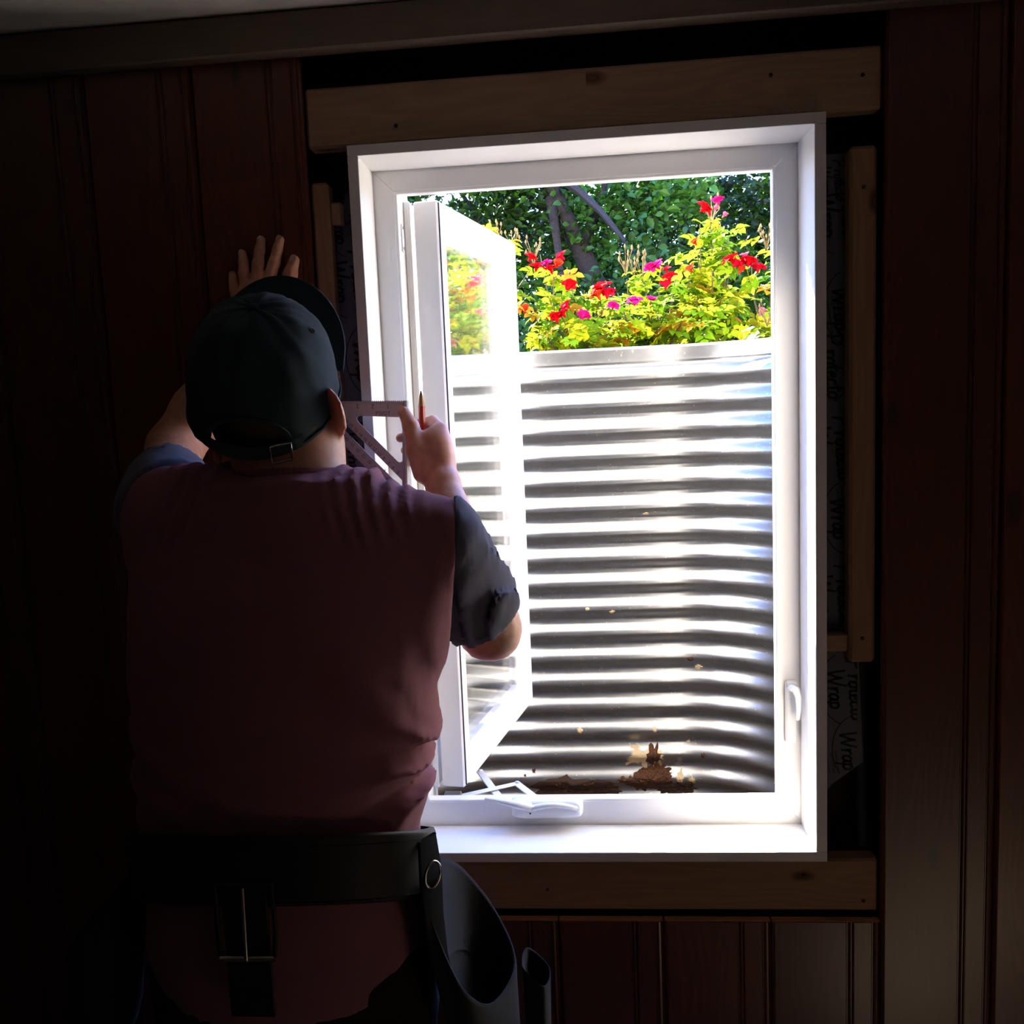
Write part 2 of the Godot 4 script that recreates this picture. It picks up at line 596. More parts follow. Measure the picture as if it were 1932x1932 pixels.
# One plank: a flat field, then a strip between two beads at its right edge. X runs from its left edge.
func plank_mesh(height: float) -> ArrayMesh:
	var prof := [[0.0, -0.007], [0.003, -0.001], [0.005, 0.0], [0.124, 0.0], [0.126, -0.0035], [0.128, -0.0035], [0.129, -0.001], [0.1305, 0.0], [0.132, -0.001], [0.133, -0.0035], [0.1345, -0.0035], [0.136, -0.0005], [0.138, 0.0], [0.166, 0.0], [0.168, -0.003], [0.1695, -0.003], [0.171, -0.0008], [0.174, 0.0], [0.177, -0.0008], [0.179, -0.005], [0.1825, -0.008]]
	var f := Faces.new()
	for i in prof.size() - 1:
		var a := Vector3(prof[i][0], 0, prof[i][1])
		var b := Vector3(prof[i + 1][0], 0, prof[i + 1][1])
		var up := Vector3(0, height, 0)
		f.quad(a, b, b + up, a + up, Vector3(0, 0, 1), Vector2(a.x, 0), Vector2(b.x, 0), Vector2(b.x, height), Vector2(a.x, height))
	var poly := PackedVector2Array()
	for p in prof: poly.append(Vector2(p[0], p[1]))
	poly.append(Vector2(0.1825, -0.019))
	poly.append(Vector2(0.0, -0.019))
	var t := Geometry2D.triangulate_polygon(poly)
	for y in [0.0, height]:
		for i in range(0, t.size(), 3):
			var q := []
			for j in 3: q.append(Vector3(poly[t[i + j]].x, y, poly[t[i + j]].y))
			f.tri(q[0], q[1], q[2], Vector3(0, y - 0.01, 0), poly[t[i]], poly[t[i + 1]], poly[t[i + 2]])
	for s in [[0.0, -0.007, -1.0], [0.1825, -0.008, 1.0]]:
		f.quad(Vector3(s[0], 0, s[1]), Vector3(s[0], height, s[1]), Vector3(s[0], height, -0.019), Vector3(s[0], 0, -0.019), Vector3(s[2], 0, 0), Vector2(0, 0), Vector2(0, height), Vector2(0.012, height), Vector2(0.012, 0))
	f.quad(Vector3(0, 0, -0.019), Vector3(0.1825, 0, -0.019), Vector3(0.1825, height, -0.019), Vector3(0, height, -0.019), Vector3(0, 0, -1))
	return f.mesh()

func build_room() -> void:
	var x0 := -2.30
	var x1 := 1.95
	var z1 := 3.60
	structure("floor", span(Vector3(x0 - 0.2, -0.15, -0.10), Vector3(x1 + 0.2, 0.0, z1 + 0.2)), M.carpet, "dark brown carpeted basement floor")
	structure("ceiling", span(Vector3(x0 - 0.2, CEIL, -0.10), Vector3(x1 + 0.2, CEIL + 0.2, z1 + 0.2)), M.ceiling, "pale drywall ceiling")
	structure("wall_left", span(Vector3(x0 - 0.2, 0, -0.10), Vector3(x0, CEIL, z1 + 0.2)), M.room_panel, "brown side wall of the basement room")
	structure("wall_right", span(Vector3(x1, 0, -0.10), Vector3(x1 + 0.2, CEIL, z1 + 0.2)), M.room_wall, "pale wall on the far right side")
	structure("wall_back", span(Vector3(x0, 0, z1), Vector3(x1, CEIL, z1 + 0.2)), M.room_panel, "brown wall behind the camera")
	# the window wall: foundation with a hole for the window, then planks
	var w := base("wall_front")
	tag(w, "dark stained knotty pine plank wall around the window", "", "", "structure")
	var f := Faces.new()
	var ol := -0.40
	var orr := 0.40
	var ob := 0.795
	var ot := 2.065
	for b in [[x0 - 0.2, -0.15, ol, 5.2], [orr, -0.15, x1 + 0.2, 5.2], [ol, -0.15, orr, ob], [ol, ot, orr, 5.2]]:
		f.box(Vector3((b[0] + b[2]) / 2, (b[1] + b[3]) / 2, -0.165), Vector3(b[2] - b[0], b[3] - b[1], 0.13), 0.0005)
	obj("foundation", f.mesh(), M.cavity, w)
	var g := Faces.new()
	for b in [[-6.0, -0.3, ol, 6.0], [orr, -0.3, 6.0, 6.0], [ol, -0.3, orr, ob], [ol, ot, orr, 6.0]]:
		g.box(Vector3((b[0] + b[2]) / 2, (b[1] + b[3]) / 2, -0.24), Vector3(b[2] - b[0], b[3] - b[1], 0.02), 0.0005)
	obj("stucco", g.mesh(), M.stucco, w)
	var tall := plank_mesh(2.187)
	var low := plank_mesh(0.705)
	rng.seed = 4
	var i := 0
	var x := -0.449 - PLANK * 10
	while x > x0 - 0.001 + 10: x -= PLANK
	for k in range(-10, 9):
		var left := -0.449 + PLANK * k
		if left < x0 - 0.16 or left > x1: continue
		var short := k >= 0 and k < 5
		var p := obj("plank", low if short else tall, M["plank%d" % ((i * 3 + 1) % 4)], w)
		p.position = Vector3(left, 0, 0)
		i += 1
		if short:
			# fresh saw cut along the top
			obj("saw_cut", span(Vector3(left + 0.0005, 0.7052, -0.018), Vector3(left + 0.1815, 0.7068, -0.0015), 0.0004), M.cut_edge, w)
	# painted trim under the ceiling
	var t := obj("trim_1", span(Vector3(x0, 2.187, -0.005), Vector3(x1, 2.2495, 0.03), 0.003), M.beam)
	tag(t, "wide taupe painted trim board under the ceiling", "", "", "structure")
	tag(obj("baseboard_front", span(Vector3(x0, 0.0, 0.0005), Vector3(x1, 0.09, 0.014), 0.003), M.plank2), "dark wooden baseboard below the planks", "", "", "structure")

func build_framing() -> void:
	var z0 := -0.020
	# header and sill boards across the opening, packers and blocks beside the window
	var h := obj("framing_board", span(Vector3(-0.449, 2.0475, z0 - 0.038), Vector3(0.4705, 2.143, z0), 0.004), M.lumber)
	tag(h, "rough pine header board above the window", "lumber", "framing lumber")
	var s := obj("framing_board", span(Vector3(-0.449, 0.716, z0 - 0.038), Vector3(0.4705, 0.811, z0), 0.004), M.lumber_b)
	tag(s, "pine board with nail knots directly below the window sill", "lumber", "framing lumber")
	var a := obj("furring_strip", span(Vector3(-0.4488, 0.812, z0 - 0.038), Vector3(-0.4195, 1.994, z0), 0.004), M.lumber_b)
	tag(a, "narrow pine strip left of the window beside plank edge", "lumber", "framing lumber")
	var b := obj("furring_strip", span(Vector3(0.421, 1.158, z0 - 0.038), Vector3(0.463, 1.994, z0), 0.005), M.lumber_b)
	tag(b, "pine strip right of the window, ending above the handle", "lumber", "framing lumber")
	var c := obj("shim_block", span(Vector3(-0.4192, 1.925, -0.046), Vector3(-0.400, 1.962, -0.026), 0.003), M.lumber)
	tag(c, "tiny wood block near the window's upper left corner", "lumber", "framing lumber")
	var d := obj("shim_block", span(Vector3(0.382, 1.176, -0.046), Vector3(0.4205, 1.207, -0.026), 0.003), M.lumber)
	tag(d, "small wood block between liner and right pine strip", "lumber", "framing lumber")
	for n in [[h, -0.30, 2.075], [h, 0.30, 2.11], [h, 0.44, 2.10], [s, -0.10, 0.755], [s, 0.345, 0.782], [s, 0.445, 0.735], [b, 0.442, 1.93], [b, 0.442, 1.20]]:
		var nf := Faces.new()
		nf.tube([Vector3(n[1], n[2], z0 - 0.001), Vector3(n[1], n[2], z0 + 0.0008)], 0.0032, 10)
		obj("nail_head", nf.mesh(), M.graphite, n[0])
	# a pipe in the open gap
	var pf := Faces.new()
	pf.tube([Vector3(0.458, 0.812, -0.075), Vector3(0.457, 0.95, -0.075), Vector3(0.4565, 1.1, -0.075), Vector3(0.456, 1.155, -0.075)], 0.010, 12)
	tag(obj("conduit", pf.mesh(), M.pipe), "grey vertical conduit in the gap right of the window", "pipe")

# Strokes of the lettering printed on the flashing, in units of a letter's height; brush script.
const GLYPHS := {
	"P": [1.0, [[0.15, 1.05], [0.2, 0.6], [0.12, -0.05]], [[-0.1, 0.95], [0.2, 1.15], [0.6, 1.1], [0.72, 0.85], [0.5, 0.55], [0.2, 0.5]]],
	"r": [0.42, [[0.05, 0.55], [0.1, 0.3], [0.08, 0.0]], [[0.08, 0.3], [0.2, 0.52], [0.36, 0.55]]],
	"o": [0.5, [[0.28, 0.55], [0.08, 0.42], [0.06, 0.12], [0.22, 0.0], [0.4, 0.12], [0.42, 0.42], [0.28, 0.55], [0.5, 0.45]]],
	"t": [0.36, [[0.2, 1.0], [0.14, 0.4], [0.16, 0.05], [0.34, 0.03]], [[0.0, 0.62], [0.36, 0.66]]],
	"e": [0.46, [[0.06, 0.25], [0.32, 0.34], [0.36, 0.5], [0.2, 0.56], [0.07, 0.36], [0.1, 0.06], [0.26, 0.0], [0.44, 0.12]]],
	"c": [0.42, [[0.36, 0.48], [0.2, 0.55], [0.06, 0.35], [0.08, 0.08], [0.22, 0.0], [0.42, 0.1]]],
	"W": [1.1, [[0.02, 1.05], [0.1, 0.5], [0.22, 0.0], [0.42, 0.5], [0.5, 0.85], [0.58, 0.4], [0.72, 0.02], [0.88, 0.5], [1.0, 1.1]]],
	"a": [0.52, [[0.4, 0.48], [0.22, 0.55], [0.06, 0.38], [0.06, 0.1], [0.2, 0.0], [0.36, 0.15], [0.42, 0.5], [0.42, 0.08], [0.54, 0.02]]],
	"p": [0.52, [[0.08, 0.55], [0.1, 0.1], [0.04, -0.45]], [[0.1, 0.4], [0.26, 0.56], [0.44, 0.42], [0.42, 0.12], [0.26, 0.0], [0.1, 0.1]]],
}

# Flat ribbons along strokes, facing +z. PLACE maps stroke units to the plane.
var print_area := Rect2(-10, -10, 20, 20)
func ribbon(f: Faces, pts: Array, width: float) -> void:
	for i in pts.size() - 1:
		var d: Vector3 = (pts[i + 1] - pts[i]).normalized()
		var s := d.cross(Vector3(0, 0, 1)) * width * 0.5
		var e := d * width * 0.35
		var z: float = pts[i].z
		var q := PackedVector2Array()
		for p in [pts[i] - s - e, pts[i] + s - e, pts[i + 1] + s + e, pts[i + 1] - s + e]: q.append(Vector2(p.x, p.y))
		var r := print_area
		var b := PackedVector2Array([r.position, Vector2(r.end.x, r.position.y), r.end, Vector2(r.position.x, r.end.y)])
		for poly in Geometry2D.intersect_polygons(q, b):
			for k in range(1, poly.size() - 1):
				f.tri(Vector3(poly[0].x, poly[0].y, z), Vector3(poly[k].x, poly[k].y, z), Vector3(poly[k + 1].x, poly[k + 1].y, z), Vector3(0, 0, 1))

func script_line(f: Faces, text: String, o: Vector3, ex: Vector3, ey: Vector3, h: float) -> void:
	var x := 0.0
	for ch in text:
		var g: Array = GLYPHS[ch]
		for k in range(1, g.size()):
			var pts := []
			for p in g[k]: pts.append(o + ex * (x + p[0] + p[1] * 0.12) * h + ey * p[1] * h)
			ribbon(f, pts, h * 0.15)
		x += g[0]

# The wrap maker's oval mark with two words, read from top to bottom.
func wrap_mark(o: Vector3, s: float) -> ArrayMesh:
	var f := Faces.new()
	var ex := Vector3(0.08, -1, 0).normalized()
	var ey := Vector3(1, 0.08, 0).normalized()
	script_line(f, "Protecto", o + ex * -0.052 * s + ey * 0.004 * s, ex, ey, 0.027 * s)
	script_line(f, "Wrap", o + ex * -0.036 * s + ey * -0.030 * s, ex, ey, 0.027 * s)
	var ring := []
	for i in 41:
		var a := TAU * i / 40.0
		ring.append(o + ex * cos(a) * 0.064 * s + ey * sin(a) * 0.046 * s)
	for part in [[2, 17], [22, 39]]:
		ribbon(f, ring.slice(part[0], part[1]), 0.0018 * s)
	return f.mesh()

func small_print(o: Vector3) -> ArrayMesh:
	var f := Faces.new()
	var ex := Vector3(0.16, -1, 0).normalized()
	var ey := Vector3(1, 0.16, 0).normalized()
	rng.seed = int(o.y * 1000.0)
	for line in 3:
		var x := 0.0
		while x < 0.055:
			var w := rng.randf_range(0.002, 0.004)
			var p := o + ey * (-0.008 * line) + ex * (x + 0.004 * line)
			ribbon(f, [p, p + ey * 0.0032], 0.0009)
			ribbon(f, [p + ey * 0.0032, p + ey * 0.0032 * (0.3 + 0.7 * rng.randf()) + ex * w * 0.5], 0.0008)
			x += w
	return f.mesh()

func build_flashing() -> void:
	var z := -0.0482
	var l := base("flashing_membrane")
	tag(l, "dark printed flashing membrane in the gap left of the window", "membrane", "flashing membranes")
	var f := Faces.new()
	f.prism(PackedVector2Array([Vector2(-0.4190, 0.815), Vector2(-0.3815, 0.815), Vector2(-0.3815, 2.0), Vector2(-0.398, 1.975), Vector2(-0.41, 1.93), Vector2(-0.4190, 1.925)]), Vector3(0, 0, -0.0520), Vector3.RIGHT, Vector3.UP, Vector3(0, 0, 0.0035))
	obj("sheet", f.mesh(), M.wrap, l)
	print_area = Rect2(-0.4188, 0.82, 0.0371, 1.13)
	for o in [[-0.397, 1.835], [-0.366, 1.700], [-0.394, 1.545], [-0.40, 1.30], [-0.375, 1.15], [-0.40, 0.98]]:
		obj("printed_mark", wrap_mark(Vector3(o[0], o[1], z), 1.0), M.ink, l)
	obj("small_print", small_print(Vector3(-0.385, 1.745, z)), M.ink, l)
	obj("small_print", small_print(Vector3(-0.39, 1.42, z)), M.ink, l)
	obj("torn_mark", wrap_mark(Vector3(-0.395, 1.925, z), 0.8), M.ink, l)
	var r := base("flashing_membrane")
	tag(r, "dark printed flashing membrane in the gap right of the window", "membrane", "flashing membranes")
	var g := Faces.new()
	g.prism(PackedVector2Array([Vector2(0.3815, 0.912), Vector2(0.400, 0.935), Vector2(0.452, 0.975), Vector2(0.4445, 1.155), Vector2(0.4205, 1.156), Vector2(0.4205, 1.99), Vector2(0.3815, 1.99)]), Vector3(0, 0, -0.0520), Vector3.RIGHT, Vector3.UP, Vector3(0, 0, 0.0035))
	obj("sheet", g.mesh(), M.wrap, r)
	print_area = Rect2(0.3818, 0.955, 0.0386, 1.03)
	for o in [[0.402, 1.985], [0.412, 1.895], [0.433, 1.745], [0.385, 1.655], [0.402, 1.52], [0.43, 1.40], [0.405, 1.27], [0.424, 1.105], [0.446, 0.995]]:
		print_area = Rect2(0.3818, 0.955, 0.0386 if o[1] > 1.2 else 0.06, 1.03)
		if o[1] < 1.95: obj("printed_mark", wrap_mark(Vector3(o[0], o[1], z), 1.0), M.ink, r)
		else: obj("printed_mark", wrap_mark(Vector3(o[0], o[1] - 0.035, z), 0.6), M.ink, r)
	for o in [[0.405, 1.77], [0.42, 1.46], [0.403, 0.995]]:
		obj("small_print", small_print(Vector3(o[0], o[1], z)), M.ink, r)

func build_window() -> void:
	var w := base("window_1")
	tag(w, "white casement window standing open in its white liner box", "", "", "structure")
	# liner: four boards; the top and bottom ones run over the side ones
	obj("liner_board", span(Vector3(-0.38, 2.027, -0.1188), Vector3(0.38, 2.0445, 0.0), 0.0008), M.liner, w)
	obj("liner_board", span(Vector3(-0.38, 0.8155, -0.1188), Vector3(0.38, 0.833, 0.0), 0.0008), M.liner, w)
	obj("liner_board", span(Vector3(-0.38, 0.8334, -0.1188), Vector3(-0.362, 2.0266, 0.0), 0.0008), M.liner, w)
	obj("liner_board", span(Vector3(0.362, 0.8334, -0.1188), Vector3(0.38, 2.0266, 0.0), 0.0008), M.liner, w)
	# vinyl frame, mitred at the corners, with a raised lip round the opening
	var L := -0.40
	var R := 0.40
	var B := 0.795
	var T := 2.065
	var l := -0.32
	var r := 0.32
	var b := 0.884
	var t := 1.986
	var zf := -0.121
	var zm := -0.140
	var zb := -0.235
	# each member: a front flange round the opening, and a recessed pocket behind it
	for side in 4:
		var f := Faces.new()
		for layer in [[l, r, b, t, zm, zf], [l, 0.339, 0.836, 2.010, zb, zm]]:
			var o := [Vector2(L, B), Vector2(R, B), Vector2(R, T), Vector2(L, T)]
			var i := [Vector2(layer[0], layer[2]), Vector2(layer[1], layer[2]), Vector2(layer[1], layer[3]), Vector2(layer[0], layer[3])]
			var e := 0.0003
			var q := [o[side], o[(side + 1) % 4], i[(side + 1) % 4], i[side]]
			var mid: Vector2 = (q[0] + q[1] + q[2] + q[3]) / 4.0
			var poly := PackedVector2Array()
			for p in q: poly.append(p + (mid - p).normalized() * e)
			f.prism(poly, Vector3(0, 0, layer[4]), Vector3.RIGHT, Vector3.UP, Vector3(0, 0, layer[5] - layer[4]))
		obj("frame_member", f.mesh(), M.vinyl, w)
	var lip := 0.006
	for s in [[l - lip, b - lip, l, t + lip], [r, b - lip, r + lip, t + lip], [l, t, r, t + lip], [l, b - lip, r, b]]:
		obj("stop_lip", span(Vector3(s[0], s[1], zf - 0.004), Vector3(s[2], s[3], zf + 0.0035), 0.0012), M.vinyl, w)
	# inner step of the hinge jamb and the track in the bottom pocket
	obj("jamb_step", span(Vector3(l, b, zb + 0.005), Vector3(l + 0.012, t, -0.178), 0.002), M.vinyl, w)
	obj("track", span(Vector3(l + 0.004, 0.8362, -0.215), Vector3(0.337, 0.842, -0.15), 0.001), M.link, w)
	# keeper plates on the hinge jamb
	for y in [1.916, 0.927]:
		var k := obj("keeper_plate", span(Vector3(l, y - 0.024, -0.156), Vector3(l + 0.0025, y + 0.024, -0.140), 0.001), M.link, w)
		obj("slot", span(Vector3(l + 0.0024, y - 0.010, -0.1515), Vector3(l + 0.0032, y + 0.010, -0.1455), 0.0004), M.vinyl, k)
		for d in [-0.018, 0.018]:
			var sf := Faces.new()
			sf.tube([Vector3(l + 0.001, y + d, -0.148), Vector3(l + 0.0036, y + d, -0.148)], 0.0028, 10)
			obj("screw", sf.mesh(), M.screw, k)
	build_sash(w)
	build_hardware(w, zf)

func build_sash(w: Node3D) -> void:
	var s := Node3D.new()
	s.name = "sash"
	w.add_child(s)
	tag(s, "white glazed sash swung open to the outside")
	# local axes: x from hinge to free edge, z towards the face that looks at the well's right side
	var p0 := Vector3(-0.2575, 0.0, -0.172)
	var p1 := Vector3(-0.1475, 0.0, -0.742)
	var dx := (p1 - p0).normalized()
	s.position = p0
	s.basis = Basis(dx, Vector3.UP, dx.cross(Vector3.UP))
	var len := p0.distance_to(p1)
	var b := 0.886
	var t := 1.984
	var th := 0.046
	var rw := 0.046
	var add := func(n: String, a: Vector3, c: Vector3, m: Material, bev := 0.003) -> void: obj(n, span(a, c, bev), m, s)
	add.call("stile", Vector3(0, b, -th), Vector3(rw, t, 0), M.vinyl)
	add.call("stile", Vector3(len - rw, b, -th), Vector3(len, t, 0), M.vinyl)
	add.call("rail", Vector3(rw, b, -th), Vector3(len - rw, b + rw, 0), M.vinyl)
	add.call("rail", Vector3(rw, t - rw, -th), Vector3(len - rw, t, 0), M.vinyl)
	# glazing beads slope to the glass
	var g := 0.012
	for e in [[rw, b + rw, rw + g, t - rw], [len - rw - g, b + rw, len - rw, t - rw], [rw + g, b + rw, len - rw - g, b + rw + g], [rw + g, t - rw - g, len - rw - g, t - rw]]:
		add.call("glazing_bead", Vector3(e[0], e[1], -0.036), Vector3(e[2], e[3], -0.008), M.vinyl, 0.004)
	for z in [-0.014, -0.030]:
		obj("glass_pane", span(Vector3(rw + g - 0.004, b + rw + g - 0.004, z - 0.0015), Vector3(len - rw - g + 0.004, t - rw - g + 0.004, z), 0.0003), M.glass, s)
	add.call("spacer", Vector3(rw + g - 0.004, b + rw + g - 0.004, -0.0285), Vector3(rw + g + 0.003, t - rw - g + 0.004, -0.0165), M.link, 0.0005)
	add.call("spacer", Vector3(len - rw - g - 0.003, b + rw + g - 0.004, -0.0285), Vector3(len - rw - g + 0.004, t - rw - g + 0.004, -0.0165), M.link, 0.0005)
	# dark weatherstrip along the hinge side
	add.call("gasket", Vector3(0.0045, b + 0.004, 0.0), Vector3(0.0075, t - 0.004, 0.0025), M.gasket, 0.0005)
	add.call("latch_keeper", Vector3(len - 0.004, 1.05, -0.018), Vector3(len + 0.006, 1.15, -0.006), M.link, 0.001)

func build_hardware(w: Node3D, zf: float) -> void:
	# lock lever on the right jamb
	var lk := Node3D.new()
	lk.name = "lock_handle"
	w.add_child(lk)
	tag(lk, "white lever lock on the right frame member")
	var f := Faces.new()
	f.box(Vector3(0.345, 1.045, zf + 0.004), Vector3(0.021, 0.116, 0.010), 0.004)
	obj("escutcheon", f.mesh(), M.vinyl_gloss, lk)
	var h := Faces.new()
	var path := [Vector3(0.345, 1.090, zf + 0.006), Vector3(0.345, 1.093, zf + 0.022), Vector3(0.348, 1.092, zf + 0.031), Vector3(0.3515, 1.080, zf + 0.034), Vector3(0.3525, 1.055, zf + 0.032), Vector3(0.352, 1.037, zf + 0.027)]
	h.tube(path, [0.0088, 0.0085, 0.0078, 0.0062, 0.005, 0.0035], 14, 0.8)
	obj("lever", h.mesh(), M.vinyl_gloss, lk)
	# crank operator on the bottom member
	var op := Node3D.new()
	op.name = "crank_operator"
	w.add_child(op)
	tag(op, "white crank operator with folded handle on the bottom frame member")
	var rows := []
	for k in 5:
		var z: float = [0.0, 0.010, 0.022, 0.028, 0.030][k]
		var sh: float = [0.0, 0.0, 0.002, 0.006, 0.013][k]
		var ring := []
		for i in 41:
			var a := TAU * i / 40.0
			var hx := 0.067 - sh
			var hy := 0.0195 - sh
			var px := signf(cos(a)) * pow(absf(cos(a)), 0.35) * hx
			var py := signf(sin(a)) * pow(absf(sin(a)), 0.45) * hy
			ring.append(Vector3(-0.099 + px, 0.8715 + py, zf + z))
		rows.append(ring)
	var last := []
	for i in 41: last.append(Vector3(-0.099, 0.8715, zf + 0.030))
	rows.append(last)
	var c := Faces.new()
	c.grid(rows)
	obj("cover", c.mesh(), M.vinyl_gloss, op)
	var hd := Faces.new()
	hd.tube([Vector3(-0.128, 0.8785, zf + 0.030), Vector3(-0.150, 0.8850, zf + 0.0335), Vector3(-0.180, 0.8905, zf + 0.030), Vector3(-0.212, 0.8935, zf + 0.021)], [0.0105, 0.0098, 0.0078, 0.0045], 14, 0.75)
	var handle := obj("folding_handle", hd.mesh(), M.vinyl_gloss, op)
	var pin := Faces.new()
	pin.tube([Vector3(-0.129, 0.871, zf + 0.0385), Vector3(-0.129, 0.871, zf + 0.0405)], 0.0016, 8)
	obj("pivot_pin", pin.mesh(), M.graphite, handle)
	var arch := Faces.new()
	var ap := []
	var ar := []
	for i in 11:
		var u := i / 10.0
		ap.append(Vector3(-0.127 + 0.083 * u, 0.8765 + 0.0085 * sin(u * PI * 0.95) - 0.002 * u, zf + 0.029 + 0.004 * sin(u * PI)))
		ar.append(0.0075 - 0.0022 * u)
	arch.tube(ap, ar, 12, 0.8)
	obj("thumb_rest", arch.mesh(), M.vinyl_gloss, op)
	# the linkage between track and sash
	var arms := [[Vector3(-0.285, 0.857, -0.195), Vector3(-0.163, 0.857, -0.268), 0.014], [Vector3(-0.163, 0.853, -0.268), Vector3(-0.108, 0.846, -0.180), 0.016], [Vector3(-0.245, 0.850, -0.338), Vector3(-0.183, 0.842, -0.180), 0.016]]
	var n := 0
	for a in arms:
		var af := Faces.new()
		var d: Vector3 = (a[1] - a[0]).normalized()
		var up := Vector3.UP
		var bs := Basis(d, up, d.cross(up))
		af.box((a[0] + a[1]) * 0.5 + Vector3(0, 0.0035 * n, 0), Vector3(a[0].distance_to(a[1]) + 0.012, 0.0030, a[2]), 0.001, bs)
		for e in [a[0], a[1]]:
			af.tube([e + Vector3(0, -0.0005 + 0.0035 * n, 0), e + Vector3(0, 0.004 + 0.0035 * n, 0)], 0.0042, 10)
		obj("linkage_arm", af.mesh(), M.link, op)
		n += 1
	obj("pivot_shoe", span(Vector3(-0.302, 0.842, -0.205), Vector3(-0.268, 0.868, -0.172), 0.002), M.screw, op)

# ------------------------------------------------------------------ outside: well, ground, roses, trees

# Plan of the well: straight sides, round corners, flat back. Returns [point, inward normal].
func well_plan(s: float) -> Array:
	var hw := 0.515
	var back := -1.0
	var rr := 0.28
	var side := 0.745 - rr
	var arc := PI * 0.5 * rr
	var flat := 2.0 * (hw - rr)
	if s < side: return [Vector3(-hw, 0, -0.255 - s), Vector3(1, 0, 0)]
	s -= side
	if s < arc:
		var a := s / rr
		var n := Vector3(cos(a), 0, sin(a))
		return [Vector3(-hw + rr, 0, back + rr) - n * rr, n]
	s -= arc
	if s < flat: return [Vector3(-hw + rr + s, 0, back), Vector3(0, 0, 1)]
	s -= flat
	if s < arc:
		var a := PI * 0.5 + s / rr
		var n := Vector3(cos(a), 0, sin(a))
		return [Vector3(hw - rr, 0, back + rr) - n * rr, n]
	s -= arc
	return [Vector3(hw, 0, back + rr + s), Vector3(-1, 0, 0)]

func ripple(y: float) -> float:
	return 0.0094 * sin(TAU * (y - 0.570) / WELL_PITCH)

# z of the well's back wall at a given x
func well_back(x: float) -> float:
	var o := maxf(0.0, absf(x) - 0.235)
	return -1.0 + 0.28 - sqrt(maxf(0.0784 - o * o, 0.0))

